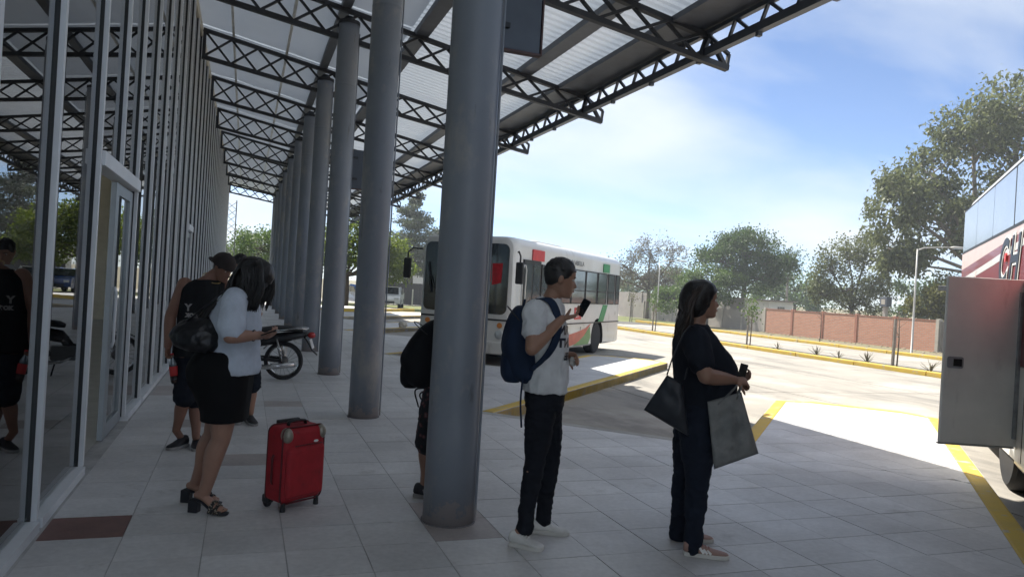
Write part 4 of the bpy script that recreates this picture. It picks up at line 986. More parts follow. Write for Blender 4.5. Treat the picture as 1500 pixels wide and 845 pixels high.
def rings(b, rows, f, grow=0.0, n=28, sub=5, cap=True, sq=2.4):
    """torso: horizontal super-ellipse rings, rows = (centre, half width across, half depth along f)"""
    f = V((f[0],f[1],0)).normalized(); s = V((f.y,-f.x,0))
    c = crom([list(r[0])+[r[1],r[2]] for r in rows], sub); o = len(b.v)
    for x in c:
        for j in range(n):
            t = 2*math.pi*j/n; ct, st_ = math.cos(t), math.sin(t); e = 2/sq
            p = V(x[:3]) + s*(x[3]+grow)*math.copysign(abs(ct)**e,ct) + f*(x[4]+grow)*math.copysign(abs(st_)**e,st_); b.v.append(tuple(p))
    k = len(c)
    for i in range(k-1):
        for j in range(n): b.f.append((o+i*n+j,o+i*n+(j+1)%n,o+(i+1)*n+(j+1)%n,o+(i+1)*n+j)); b.m.append(b.cur)
    if cap: b.f.append(tuple(o+j for j in reversed(range(n)))); b.f.append(tuple(o+(k-1)*n+j for j in range(n))); b.m += [0,0]
HP = [(0.0,.30,-.02,.11),(.03,.36,-.08,.17),(.08,.385,-.15,.21),(.13,.372,-.22,.235),(.18,.395,-.27,.255),(.215,.385,-.29,.262),(.25,.398,-.31,.27),(.30,.385,-.34,.283),(.40,.385,-.385,.305),(.50,.365,-.42,.318),(.56,.39,-.435,.32),(.68,.385,-.44,.32),(.80,.33,-.40,.30),(.90,.225,-.30,.235),(.965,.11,-.17,.14),(1.0,.02,-.05,.03)]
def head_frame(c, f, pitch, roll=0):
    f = V((f[0],f[1],0)).normalized(); s = V((f.y,-f.x,0)); fp = f*math.cos(pitch)+V((0,0,1))*math.sin(pitch); u = s.cross(fp).normalized()
    s2 = s*math.cos(roll)+u*math.sin(roll); u = s2.cross(fp).normalized()
    return fp, s2, u
def head(b, c, hh, f, pitch, roll=0, n=40):
    fp, s, u = head_frame(c,f,pitch,roll); c = V(c); o = len(b.v); rows = crom(HP, 3)
    for (z,fr,bk,w) in rows:
        cy = (fr+bk)/2; dy = (fr-bk)/2
        nose = 0.12*max(0,1-abs((z-.325)/.06))**1 if z < .325 else 0.12*max(0,1-(z-.325)/.22)
        for j in range(n):
            t = 2*math.pi*j/n; a = math.atan2(math.sin(t),math.cos(t))      # 0 = front
            x = w*math.sin(t)*(1-.10*max(0,math.cos(t))*(z<.45)); y = cy+dy*math.cos(t)
            y += nose*math.exp(-(a/.16)**2)
            y -= 0.035*math.exp(-((abs(a)-.42)/.2)**2)*math.exp(-((z-.49)/.045)**2)
            y += 0.018*math.exp(-(a/.3)**2)*(math.exp(-((z-.185)/.018)**2)+math.exp(-((z-.235)/.018)**2))
            b.v.append(tuple(c+(s*x+fp*y+u*(z-.5))*hh))
    k = len(rows)
    for i in range(k-1):
        for j in range(n): b.f.append((o+i*n+j,o+i*n+(j+1)%n,o+(i+1)*n+(j+1)%n,o+(i+1)*n+j)); b.m.append(b.cur)
    b.f.append(tuple(o+j for j in reversed(range(n)))); b.f.append(tuple(o+(k-1)*n+j for j in range(n))); b.m += [0,0]
    for sd in (-1,1):   # ears
        M = Matrix((s,fp,u)).transposed(); b.ell(c+(s*sd*.325+fp*(-.03)+u*(-.04))*hh, (.035*hh,.075*hh,.13*hh), 10, 8, M)
def face_bits(root, c, hh, f, pitch, roll=0):
    fp, s, u = head_frame(c,f,pitch,roll); c = V(c); M = Matrix((s,fp,u)).transposed(); e = MB(); e2 = MB(); br = MB(); lp = MB()
    for sd in (-1,1):
        e.ell(c+(s*sd*.135+fp*.312+u*(-.01))*hh,(.048*hh,.03*hh,.026*hh),10,8,M); e2.ell(c+(s*sd*.135+fp*.34+u*(-.01))*hh,(.02*hh,.012*hh,.02*hh),8,6,M)
        br.tube([c+(s*sd*x+fp*y+u*z)*hh for x,y,z in ((.05,.39,.065),(.13,.375,.085),(.21,.315,.06))],[.009*hh,.014*hh,.007*hh],6)
    lp.tube([c+(s*x+fp*y+u*z)*hh for x,y,z in ((-.1,.335,-.29),(-.04,.405,-.285),(0,.415,-.288),(.04,.405,-.285),(.1,.335,-.29))],[.006*hh,.02*hh,.02*hh,.02*hh,.006*hh],6)
    e.build('eyes','eye_white',root,smooth=True); e2.build('pupils','phone_black',root,smooth=True); br.build('eyebrows','hair_black',root,smooth=True); lp.build('lips','lip',root,smooth=True)
def hand(b, w, d, nrm, curl=0.5, ts=1, k=1.0, thumb=None):
    """palm, four unequal fingers and a thumb off the side of the palm; fingers bend towards nrm; returns palm centre"""
    w = V(w); d = V(d).normalized(); nrm = (V(nrm)-d*V(nrm).dot(d)).normalized(); lat = d.cross(nrm).normalized()*ts
    limb(b, [w-d*.03*k, w+d*.02*k, w+d*.05*k, w+d*.082*k], [(.022*k,.018*k),(.030*k,.016*k),(.038*k,.014*k),(.036*k,.012*k)], 14, 4, side=lat)
    for i,(off,L) in enumerate(((.029,.070),(.010,.080),(-.010,.074),(-.028,.058))):
        p = w+d*.078*k+lat*off*k; a = 0; pts = [p-d*.02*k]; dirv = d
        for q,seg in enumerate((.45,.32,.23)):
            pts.append(p); a += curl*(0.75+.12*i*.5)*(1 if q else .8); dirv = d*math.cos(a)+nrm*math.sin(a); p = p+dirv*L*seg*k
        pts.append(p); limb(b, pts, [.0085*k,.0095*k,.0085*k,.0078*k,.0065*k], 8, 3)
    t0 = w+d*.022*k+lat*.028*k; th = V(thumb).normalized() if thumb is not None else (d*.62+lat*.55+nrm*.45).normalized()
    limb(b, [t0-lat*.012*k, t0+th*.03*k, t0+th*.055*k+nrm*.004, t0+th*.075*k+nrm*.012*curl*k], [.014*k,.0125*k,.0105*k,.008*k], 8, 3)
    return w+d*.06*k
def remeshed(name, b, m, parent, vox=0.008, smooth_it=4, wr=0.0, wf=12.0, stretch=(1,1,.45), fn=None):
    o = b.build(name, m, parent); r = o.modifiers.new('r','REMESH'); r.mode = 'VOXEL'; r.voxel_size = vox
    if smooth_it: s = o.modifiers.new('s','SMOOTH'); s.factor = .5; s.iterations = smooth_it
    me = evaluated(o); o.modifiers.clear(); old = o.data; o.data = me; bpy.data.meshes.remove(old)
    if wr:
        nv = len(me.vertices); co = np.empty(nv*3); me.vertices.foreach_get('co',co); nn = np.empty(nv*3); me.vertices.foreach_get('normal',nn); co = co.reshape(-1,3); nn = nn.reshape(-1,3)
        sc = np.array(stretch)*wf; dv = np.array([noise.noise(V(p*sc))*.7+1.1*(.25-abs(noise.noise(V(p*sc*1.25+9))))+.35*(.25-abs(noise.noise(V(p*sc*2.6+5)))) for p in co]); co += nn*(dv*wr)[:,None]; me.vertices.foreach_set('co',co.ravel())
    me.polygons.foreach_set('use_smooth',[True]*len(me.polygons)); me.update(); o.name = name; return o
def person(P, label, group=None):
    return thing('person', label, 'person', P['loc'], -YAW, group)
def mix(a,b,t): return tuple(V(a).lerp(V(b),t))
def body(P, root, f, skin, hh, pitch=0, roll=0, hf=None, scale=1.0, arm=1.0, hands=(), feet=True, legk=1.0):
    b = MB(); rings(b, P['torso'], f, -0.006); hf = hf or f
    limb(b, [mix(P['neck'],P['torso'][-2][0],.5), P['neck'], mix(P['neck'],P['head'],.55)], [.06*scale,.056*scale,.052*scale])
    head(b, P['head'], hh, hf, pitch, roll)
    for s in 'RL':
        limb(b, [P['sh'+s], mix(P['sh'+s],P['el'+s],.5), P['el'+s]], [.056*arm,.048*arm,.041*arm])
        limb(b, [P['el'+s], mix(P['el'+s],P['wr'+s],.35), P['wr'+s]], [.041*arm,.041*arm,.027*arm])
        limb(b, [P['hip'+s], mix(P['hip'+s],P['kn'+s],.45), P['kn'+s]], [.085*legk,.078*legk,.056*legk])
        bk = (V(P['kn'+s])+V(P['an'+s]))/2; calf = mix(P['kn'+s],P['an'+s],.3); g = V((f[0],f[1],0)).normalized()*-.012
        an = V(P['an'+s]); limb(b, [P['kn'+s], tuple(V(calf)+g), mix(P['kn'+s],P['an'+s],.7), tuple(an)], [.055*legk,.058*legk,.042*legk,.034*legk])
        if feet:
            h, t = V(P['heel'+s]), V(P['toe'+s]); h.z = .045; t.z = .028; limb(b, [tuple(an), tuple(h.lerp(t,.20)+V((0,0,.01)))],[.032,.030]); limb(b, [tuple(h.lerp(t,.14)), tuple(h.lerp(t,.5)), tuple(h.lerp(t,.8))],[.024,.018,.012])
    for h in hands: hand(b, *h)
    o = remeshed('body', b, skin, root, 0.0065, 3); face_bits(root, P['head'], hh, hf, pitch, roll); return o
def shoe(root, heel, toe, m, sole, laces=None, hi=.105, wide=1.0, stripe=None):
    h, t = V(heel), V(toe); h.z = t.z = 0; L = (t-h).length; d = (t-h).normalized(); s = V((d.y,-d.x,0)); b = MB(); n = 18
    st_ = [(0.0,.026,.07,.03),(.04,.034,hi,.02),(.16,.038,hi+.004,.018),(.30,.039,hi*.93,.018),(.45,.042,hi*.76,.018),(.62,.047,hi*.58,.018),(.78,.046,hi*.47,.018),(.90,.038,hi*.40,.018),(.97,.026,hi*.33,.02),(1.0,.010,hi*.26,.024)]
    c = crom([list(x) for x in st_], 3); o = 0
    for (q,w,top,bot) in c:
        for j in range(n):
            a = 2*math.pi*j/n; ca, sa = math.cos(a), math.sin(a); zc = (top+bot)/2; hz = (top-bot)/2; e = .72
            wloc = w*wide*(1-.25*max(0,sa)); b.v.append(tuple(h+d*(q*L)+s*wloc*math.copysign(abs(ca)**e,ca)+V((0,0,zc+hz*math.copysign(abs(sa)**e,sa)))))
    k = len(c)
    for i in range(k-1):
        for j in range(n): b.f.append((i*n+j,i*n+(j+1)%n,(i+1)*n+(j+1)%n,(i+1)*n+j)); b.m.append(0)
    b.f += [tuple(reversed(range(n))), tuple((k-1)*n+j for j in range(n))]; b.m += [0,0]
    o = b.build('shoe', m, root, smooth=True)
    pl = [h+d*(q*L)+s*(w*wide+.004) for q,w,_,_ in c]+[h+d*(q*L)-s*(w*wide+.004) for q,w,_,_ in reversed(c)]; pl = [(p.x,p.y) for p in pl]
    ar = sum(pl[i][0]*pl[(i+1)%len(pl)][1]-pl[(i+1)%len(pl)][0]*pl[i][1] for i in range(len(pl)))
    MB().prism(pl if ar > 0 else pl[::-1], 0.001, .027).build('sole', sole, o, bevel=.006)
    if laces:
        lb_ = MB()
        for q in (.34,.41,.48,.55): 
            zt = np.interp(q,[x[0] for x in st_],[x[2] for x in st_]); lb_.tube([h+d*(q*L)+s*y+V((0,0,zt+.004-abs(y)*.25)) for y in (-.022,-.01,.0,.01,.022)],.0028,6)
        lb_.build('laces', laces, o)
    if stripe:
        sb = MB()
        for sd in (-1,1):
            for q in (.36,.44,.52): 
                zt = np.interp(q,[x[0] for x in st_],[x[2] for x in st_]); p0 = h+d*((q+.07)*L)+s*sd*.047+V((0,0,.032)); p1 = h+d*((q-.02)*L)+s*sd*.036+V((0,0,zt*.80)); sb.bar(p0,p1,.014,.006,up=s)
        sb.build('stripes', stripe, o)
    return o
def locks(name, root, starts, m, n, seed, r=.012, wav=.012, back=(0,0,0)):
    """hair locks: starts() gives a list of curve points, drawn as tapered strands"""
    rnd = random.Random(seed); b = MB()
    for i in range(n):
        pts = starts(rnd, i/n); rr = r*rnd.uniform(.6,1.2); c = crom([list(p) for p in pts], 4); k = len(c); ph = rnd.uniform(0,6)
        b.tube([V(p)+V((math.sin(ph+5*j/k),math.cos(ph*1.3+4*j/k),0))*wav*(j/k) for j,p in enumerate(c)], [rr*(.55+.6*math.sin(math.pi*min(1,(j+.6)/k*.9)))*(1 if j<k-3 else (k-j)/3.5) for j in range(k)], 6)
    return b.build(name, m, root, smooth=True)
def scalp(b, c, hh, f, pitch, roll=0, g=1.07, low=-.25, frontz=.22):
    """hair cap hugging the skull: the head surface grown, above a hairline that drops towards the nape"""
    fp, s, u = head_frame(c,f,pitch,roll); c = V(c); n = 40; rows = crom(HP, 3); o = len(b.v); k = 0
    for (z,fr,bk,w) in rows:
        if z < .1: continue
        cy, dy = (fr+bk)/2, (fr-bk)/2
        for j in range(n):
            t = 2*math.pi*j/n; a = abs(math.atan2(math.sin(t),math.cos(t)))/math.pi     # 0 front, 1 back
            line = .5+frontz*(1-min(1,a/.36)**3) if a < .36 else .5+low*min(1,(a-.36)/.4)
            q = g if z > line else .86
            b.v.append(tuple(c+(s*w*math.sin(t)*q+fp*(cy+dy*math.cos(t)*q)+u*((z-.5)*(g if z > .8 else 1)))*hh))
        k += 1
    for i in range(k-1):
        for j in range(n): b.f.append((o+i*n+j,o+i*n+(j+1)%n,o+(i+1)*n+(j+1)%n,o+(i+1)*n+j)); b.m.append(b.cur)
    b.f += [tuple(o+j for j in reversed(range(n))), tuple(o+(k-1)*n+j for j in range(n))]; b.m += [0,0]
def short_hair(root, P, hh, f, pitch, m, seed, roll=0, tuft=.013, nt_=220):
    fp, s, u = head_frame(P['head'],f,pitch,roll); c = V(P['head']); rnd = random.Random(seed); b = MB(); scalp(b, P['head'], hh, f, pitch, roll)
    for i in range(nt_):
        th = rnd.uniform(-math.pi,math.pi); ph = rnd.uniform(.02,1)**.6*1.35; a = abs(th)/math.pi
        if ph > .75+.75*min(1,a*1.3): continue
        d = s*math.sin(ph)*math.sin(th)*.34+fp*(math.sin(ph)*math.cos(th)*.42-.03)+u*(math.cos(ph)*.46+.04); p = c+d*hh*1.03
        dirv = (d.normalized()+fp*rnd.uniform(-.2,.5)+s*rnd.uniform(-.5,.5)+u*rnd.uniform(-.3,.3)).normalized(); L = tuft*rnd.uniform(.6,1.3); b.tube([p-d.normalized()*.012,p+dirv*L*.5,p+dirv*L],[.010,.007,.002],5)
    return remeshed('hair', b, m, root, .006, 1)
def pants(root, P, f, m, rad, top_i, low=.12, name='trousers', grow=.012, wr=.010):
    b = MB(); rings(b, P['torso'][:top_i+1], f, grow)
    for s in 'RL':
        k, a, h = P['kn'+s], P['an'+s], P['hip'+s]
        if low < 1: ang = mix(k,a,1-low) if False else tuple(V(a)+V((0,0,-.07))); limb(b, [h, mix(h,k,.5), k, mix(k,a,.4), mix(k,a,.8), ang], rad)
        else: limb(b, [h, mix(h,k,.55), mix(h,k,low-1) if low < 2 else mix(k,a,low-2)], rad)
    return remeshed(name, b, m, root, .008, 3, wr, 15, (.8,.8,1.5))
def sleeve_top(root, P, f, m, rows, grow, name, sl=.55, sr=(.078,.072,.070), wr=.017, arms='RL', vox=.009):
    b = MB(); rings(b, rows, f, grow, sq=2.3)
    for s in arms: limb(b, [mix(P['sh'+s],rows[-2][0],.35), P['sh'+s], mix(P['sh'+s],P['el'+s],sl*.6), mix(P['sh'+s],P['el'+s],sl)], [sr[0]*.95,sr[0],sr[1],sr[2]])
    return remeshed(name, b, m, root, vox, 3, wr, 9, (1.2,1.2,.9))
def backpack(label, loc, m, P, top, bot, mid, depth, width, f, straps):
    """rounded pack on a back: local to the wearer's frame"""
    t = thing('backpack', label, 'backpack', loc, -YAW); top, bot, mid = V(top), V(bot), V(mid)
    b = MB(); rows = [(tuple(bot+V((.02,0,0))),width*.55,depth*.45),(tuple(bot.lerp(mid,.2)),width*.9,depth*.85),(tuple(bot.lerp(mid,.6)),width,depth),(tuple(mid),width,depth*.98),(tuple(mid.lerp(top,.6)),width*.93,depth*.85),(tuple(mid.lerp(top,.92)),width*.7,depth*.55),(tuple(top),width*.45,depth*.3)]
    rings(b, rows, f, 0, sq=2.8); o = remeshed('pack', b, m, t, .009, 5, .006, 8)
    pk = MB(); c = bot.lerp(mid,.45); rings(pk, [(tuple(c+V((-depth*.55,0,-.11))),width*.5,.05),(tuple(c+V((-depth*.72,0,-.06))),width*.72,.055),(tuple(c+V((-depth*.72,0,.06))),width*.72,.055),(tuple(c+V((-depth*.6,0,.11))),width*.5,.04)], f, 0, sq=3); remeshed('front_pocket', pk, m, t, .009, 3)
    zc = mid.lerp(top,.55); MB().tube([tuple(zc+V((-depth*.88*math.cos(a),width*.93*math.sin(a),.10*math.cos(a)))) for a in [x*.2-1.4 for x in range(15)]],.004,6).build('zip','black_plastic',t)
    MB().tube([tuple(top+V((-.01,-.035,-.01))),tuple(top+V((.0,-.03,.035))),tuple(top+V((.0,.03,.035))),tuple(top+V((-.01,.035,-.01)))],.008,6).build('grab_loop',m,t,smooth=True)
    for pts, w in straps: MB().tube([tuple(x) for x in crom([list(p) for p in pts],5)], [(w,.006)]*((len(pts)-1)*5+1), 8, side=(0,1,0) if w < .02 else (1,.35,.25)).build('strap',m,t,smooth=True)
    return t
def phone(label, P, p0, p1, nrm, w=.072, th=.009):
    t = thing('phone', label, 'phone', P['loc'], -YAW); p0, p1, nrm = V(p0), V(p1), V(nrm); d = (p1-p0).normalized(); nrm = (nrm-d*nrm.dot(d)).normalized()
    MB().bar(p0,p1,w,th,up=nrm).build('case','phone_black',t,bevel=.004)
    c = (p0+p1)/2+nrm*(th/2+.0006); a = d.cross(nrm).normalized()*w*.46; e = d*(p1-p0).length*.46
    MB().add([c-a-e,c+a-e,c+a+e,c-a+e],[(0,1,2,3)]).build('screen','dark_pane',t); c2 = (p0+p1)/2+d*(p1-p0).length*.34-nrm*(th/2)
    MB().bar(c2-d*.012,c2+d*.012,.024,.004,up=nrm).build('camera_bump','phone_black',t); return t

# ---- young man with the phone
P = P_man; f = (1,.12); m1 = person(P, 'young man in white printed T-shirt and black jeans looking at his phone')
hd = (V(P['phone0'])-V(P['wrR'])).normalized()
body(P, m1, f, 'skin_a', .245, R(-8), hands=[(P['wrR'],(.95,0,.28),(.05,-.0,.9),.75,-1),(P['wrL'],(.95,-.25,-.05),(0,-.55,-.55),1.0,1)], legk=.86)
short_hair(m1, P, .245, f, R(-8), 'hair_black', 4)
sh = sleeve_top(m1, P, f, 'tee_white', [((P['torso'][2][0][0]-.002,0,.955),.166,.134),((P['torso'][2][0][0]-.002,0,1.03),.160,.126)]+P['torso'][3:], .014, 'tee_shirt', sl=.52, sr=(.078,.074,.073))
pants(m1, P, f, 'jeans_black', [.098,.090,.066,.062,.052,.053], 2)
for s in 'RL': shoe(m1, P['heel'+s], P['toe'+s], 'shoe_white', 'sole_white', 'print_white', hi=.095)
# print on the shirt: rows of heavy dark lettering laid on the cloth
bvh = BVHTree.FromPolygons([v.co for v in sh.data.vertices], [p.vertices for p in sh.data.polygons])
def printed(txt, size, z, u0, name='print', m='print_navy', obj=sh, tree=None, dirv=V((-.72,.70,0)), root=None, ext=.0016, bold=.004):
    c = bpy.data.curves.new(name,'FONT'); c.body = txt; c.size = size; c.offset = bold
    o = bpy.data.objects.new(name,c); COL.objects.link(o); me = evaluated(o); bpy.data.objects.remove(o); bm = bmesh.new(); bm.from_mesh(me)
    bmesh.ops.subdivide_edges(bm, edges=bm.edges, cuts=1); bmesh.ops.triangulate(bm, faces=bm.faces)
    side = V((-dirv.y,dirv.x,0)) ; side = -V((dirv.y,-dirv.x,0)).normalized()
    tree = tree or bvh; ok = True
    for v in bm.verts:
        org = V((0,0,z+v.co.y))+side*(u0+v.co.x)-dirv*1.2; h = tree.ray_cast(org, dirv)
        v.co = (h[0]-dirv*.003) if h[0] is not None else org+dirv*1.05
    bm.to_mesh(me); bm.free(); me.materials.clear(); me.materials.append(MATS[m]); return link(name, me, root)
for txt, z, u0, sz in (('BORN',1.335,-.105,.075),('HUNT',1.255,-.11,.075),('FREE',1.175,-.095,.062)): printed(txt, sz, z, u0, root=m1)
phone('dark phone held up by the young man in the white shirt', P, tuple(V(P['phone0'])-V((.0,0,.0))), P['phone1'], (-.62,-.55,.45))
tis = thing('paper_tissue', 'crumpled white paper in the lower hand of the young man', 'paper', P['loc'], -YAW); b = MB(); b.ell(P['tissue'],(.028,.03,.032),16,12); remeshed('sheet', b, 'paper', tis, .005, 0, .018, 40, (1,1,1))
bx = V(P['bp_mid'])
backpack('navy blue backpack worn by the young man with the phone', P['loc'], 'pack_navy', P, tuple(V(P['bp_top'])+V((.02,0,0))), P['bp_bot'], tuple(bx+V((.015,0,0))), .115, .155, f,
  [([(-.16,-.11,1.49),(-.09,-.13,1.545),(-.02,-.155,1.53),(.025,-.175,1.43),(.02,-.19,1.31),(-.03,-.185,1.2),(-.12,-.15,1.10)],.026),([(-.16,.10,1.50),(-.06,.125,1.535),(.05,.135,1.46),(.08,.14,1.34),(.02,.16,1.2),(-.09,.14,1.08)],.026),([(-.17,-.13,1.04),(-.175,-.14,.90),(-.16,-.14,.74)],.011)])

# ---- woman in dark clothes with handbag and tote
P = P_woman; f = (1,.10); w1 = person(P, 'long-haired woman in dark top and jeans holding a tote bag')
body(P, w1, f, 'skin_a', .235, R(2), arm=1.18, hands=[(P['wrR'],(.95,.12,-.05),(0,.5,-.75),1.15,-1),(P['wrL'],(.9,-.4,.15),(0,-.5,.6),.9,1)], legk=.9)
sleeve_top(w1, P, f, 'top_navy', P['torso'][1:], .014, 'top', sl=.62, sr=(.088,.084,.082), wr=.008)
pants(w1, P, f, 'jeans_navy', [.118,.106,.080,.072,.058,.058], 2, wr=.010)
for s in 'RL': shoe(w1, P['heel'+s], P['toe'+s], 'shoe_pink', 'sole_white', 'lip', hi=.09, stripe='print_white')
b = MB(); b.ell(V(P['head'])+V((-.045,0,.0)),(.105,.10,.13),18,12); scalp(b, P['head'], .235, f, R(2), g=1.15, low=-.38, frontz=.24); remeshed('hair_cap', b, 'hair_black', w1, .007, 4, .004, 30)
c = V(P['head']); h0 = V(P['hair0']); h1 = V(P['hair1'])
def st1(r,q):
    a = r.uniform(-1,1); e = r.uniform(0,1); p = c+V((-.02-.07*e, .10*a, .10-.05*e)); z2 = r.uniform(-.06,.10)
    return [p, c+V((-.085-.03*e,.115*a,-.03)), V((h1.x+.03*e-.005,.12*a,h1.z)), V((h0.x+.045*e-.02,.11*a+.01,h0.z+z2))]
locks('hair', w1, st1, 'hair_brown', 420, 5, .008, .022)
locks('loose_hair', w1, st1, 'hair_brown', 90, 33, .0022, .045)
pp = thing('folded_paper', 'small folded paper held upright by the woman with the tote bag', 'paper', P['loc'], -YAW); MB().bar(P['paper0'],P['paper1'],.05,.006,up=(0,-1,0)).build('sheet','phone_black',pp,bevel=.002)
def soft_bag(name, label, cat, P, quad, th, m, inflate=.05, wr=.012, group=None):
    t = thing(name, label, cat, P['loc'], -YAW); q = [V(p[0] if hasattr(p[0],'__len__') else p) for p in quad]; n = 22; v = []; f_ = []
    nr = (q[1]-q[0]).cross(q[3]-q[0]).normalized()
    for s in (-1,1):
        for i in range(n+1):
            for j in range(n+1):
                a, b_ = i/n, j/n; p = q[0].lerp(q[1],a).lerp(q[3].lerp(q[2],a),b_); k = (math.sin(math.pi*a)*math.sin(math.pi*b_)**.8)**.45*th*(.35+.65*b_) if 0<a<1 and 0<b_<1 else 0
                k += wr*noise.noise(p*14+V((0,0,s*3)))*min(1,4*min(a,1-a,b_,1-b_)) ; v.append(tuple(p+nr*s*k))
    m_ = (n+1)*(n+1)
    for s in (0,1):
        for i in range(n):
            for j in range(n):
                a = s*m_+i*(n+1)+j; f_.append((a,a+1,a+n+2,a+n+1) if s else (a,a+n+1,a+n+2,a+1))
    o = MB().add(v,f_).build('bag', m, t); bm = bmesh.new(); bm.from_mesh(o.data); bmesh.ops.remove_doubles(bm, verts=bm.verts, dist=1e-4); bmesh.ops.recalc_face_normals(bm, faces=bm.faces); bm.to_mesh(o.data); bm.free(); o.data.polygons.foreach_set('use_smooth',[True]*len(o.data.polygons)); return t, q
t, q = soft_bag('handbag', 'dark handbag hanging behind the hip of the woman in dark clothes', 'handbag', P, P['bag'], .055, 'bag_navy')
sp = V(P['strap']); MB().tube([tuple(x) for x in crom([list(q[1]),list(q[1].lerp(sp,.5)+V((-.03,-.01,0))),list(sp+V((-.03,-.03,.02))),list(sp+V((.03,.02,.02))),[sp.x+.04,sp.y+.10,sp.z-.12],list(q[2]+V((.02,.03,.02)))],5)],[(.011,.004)]*26,8,side=(0,1,0)).build('strap','bag_navy',t,smooth=True)
t, q = soft_bag('tote_bag', 'grey printed tote bag hanging from the hand of the woman', 'tote bag', P, P['tote'], .045, 'tote', wr=.035)
tt = V(P['totetop']); 
for o_ in (-.02,.02): MB().tube([tuple(x) for x in crom([list(q[0].lerp(q[1],.30)+V((0,o_,-.03))),list(q[0].lerp(tt,.6)+V((.05,o_*.6,.01))),list(tt+V((-.01,0,.012))),list(tt+V((.008,0,.0))),list(q[1].lerp(tt,.4)+V((.0,o_*.5,0))),list(q[0].lerp(q[1],.85)+V((0,o_,-.03)))],5)],[(.012,.003)]*26,8,side=(0,1,0)).build('handle','tote',t,smooth=True)

# ---- woman in white shirt and heels
P = P_heels; f = (1,.0); w2 = person(P, 'woman in white T-shirt, black skirt and heeled sandals bent over her phone')
b_ = body(P, w2, f, 'skin_b', .225, R(-52), hf=(1,.05), arm=1.08, hands=[(P['wrR'],(.95,.1,.1),(0,.3,.9),.7,-1),(P['wrL'],(.9,-.45,.0),(0,-.3,.8),.6,1)], legk=1.12, feet=False)
sleeve_top(w2, P, f, 'tee_blue_white', P['shirt'], .004, 'tee_shirt', sl=.80, sr=(.082,.084,.086), wr=.010)
b = MB(); rings(b, P['hem'], f, .004, sq=2.2); remeshed('skirt', b, 'skirt_black', w2, .009, 3, .005, 9)
for s in 'RL':   # block-heeled mules with patterned straps
    h, t_ = V(P['heel'+s]), V(P['toe'+s]); h.z = t_.z = 0; d = (t_-h).normalized(); s_ = V((d.y,-d.x,0)); L = (t_-h).length; U = V((0,0,1)); an = V(P['an'+s])
    fb = MB(); limb(fb, [tuple(an), tuple(h+d*.05*1+U*.125)],[.036,.034]); limb(fb, [tuple(h+d*.02+U*.118),tuple(h+d*L*.35+U*.10),tuple(h+d*L*.66+U*.052),tuple(h+d*L*.92+U*.035)],[(.026,.024),(.030,.026),(.038,.020),(.034,.012)],14,5,side=s_)
    for k_ in range(5): o1 = (k_-2)*.0145; limb(fb, [tuple(h+d*L*.86+s_*o1+U*.034),tuple(h+d*(L*(.99-.02*abs(k_-(1 if s=='R' else 3))))+s_*o1*1.05+U*.030)],[.009,.007],8,3)
    remeshed('foot', fb, 'skin_b', w2, .005, 3)
    so = MB().tube([tuple(h+d*-.005+U*.088),tuple(h+d*L*.3+U*.075),tuple(h+d*L*.62+U*.028),tuple(h+d*L*.85+U*.012),tuple(h+d*L*1.04+U*.012)],[(.030,.010),(.030,.010),(.042,.012),(.044,.011),(.030,.010)],12,side=s_).build('shoe','shoe_black',w2,smooth=True)
    MB().prism([tuple((h+d*x+s_*y)[:2]) for x,y in ((-.03,-.028),(.035,-.028),(.035,.028),(-.03,.028))],0.001,.088).build('heel_block','shoe_black',so,bevel=.006)
    for q_,rr_ in ((.60,.048),(.72,.046),(.84,.042)):
        MB().tube([tuple(h+d*L*(q_+.05*math.sin(a))+s_*rr_*math.cos(a)+U*(.016+(.072-.045*(q_-.6)/.24)*math.sin(a))) for a in [math.pi*k/10 for k in range(11)]],[(.016,.004)]*11,8,side=d).build('strap','strap_leopard',so,smooth=True)
c = V(P['head']); fp, s_, u_ = head_frame(P['head'],(1,.05),R(-52)); hA, hB, hC = V(P['hairA']), V(P['hairB']), V(P['hairC'])
b = MB(); scalp(b, P['head'], .225, (1,.05), R(-52), g=1.16, low=-.42, frontz=.20); b.ell(c+V((-.02,0,.015)),(.12,.105,.125),20,14); b.ell(c+V((-.06,0,-.05)),(.11,.11,.13),20,14); remeshed('hair_cap', b, 'hair_black', w2, .007, 5, .004, 26)
def st2(r,q):
    a = r.uniform(-1,1); e = r.uniform(0,1); x0 = r.uniform(-.07,.06)
    if q < .5:
        return [c+V((.02-.06*e,.09*a,.105)), c+V((-.11,.11*a,.03-.03*e)), V((hA.x+.10+.05*e,.13*a,hA.z+.07)), V((hA.x+.04*e,.15*a,hA.z-.02)), V((hC.x+.05*e,.14*a,hC.z-.12*r.uniform(0,1)))]
    sd = -1 if r.random() < .75 else 1
    return [c+V((x0*.6,.03*sd,.118)), c+V((x0+.01,.10*sd,.075)), c+V((x0+.025,.122*sd,-.01)), c+V((x0+.03,.126*sd,-.08)), c+V((x0*.8+.015,.12*sd,-.15-.08*e))]
locks('hair', w2, st2, 'hair_black', 760, 9, .008, .006)
locks('loose_hair', w2, st2, 'hair_black', 90, 31, .0022, .035)
phone('phone with bright edge in the hands of the woman in heels', P, P['phone0'], P['phone1'], (-.35,.0,.95))
MB().tube([tuple(V(mix(P['elR'],P['wrR'],.88))+V((0,.034*math.cos(a),.034*math.sin(a)))) for a in [2*math.pi*k/16 for k in range(17)]],.006,6).build('bracelet','phone_black',w2,smooth=True)
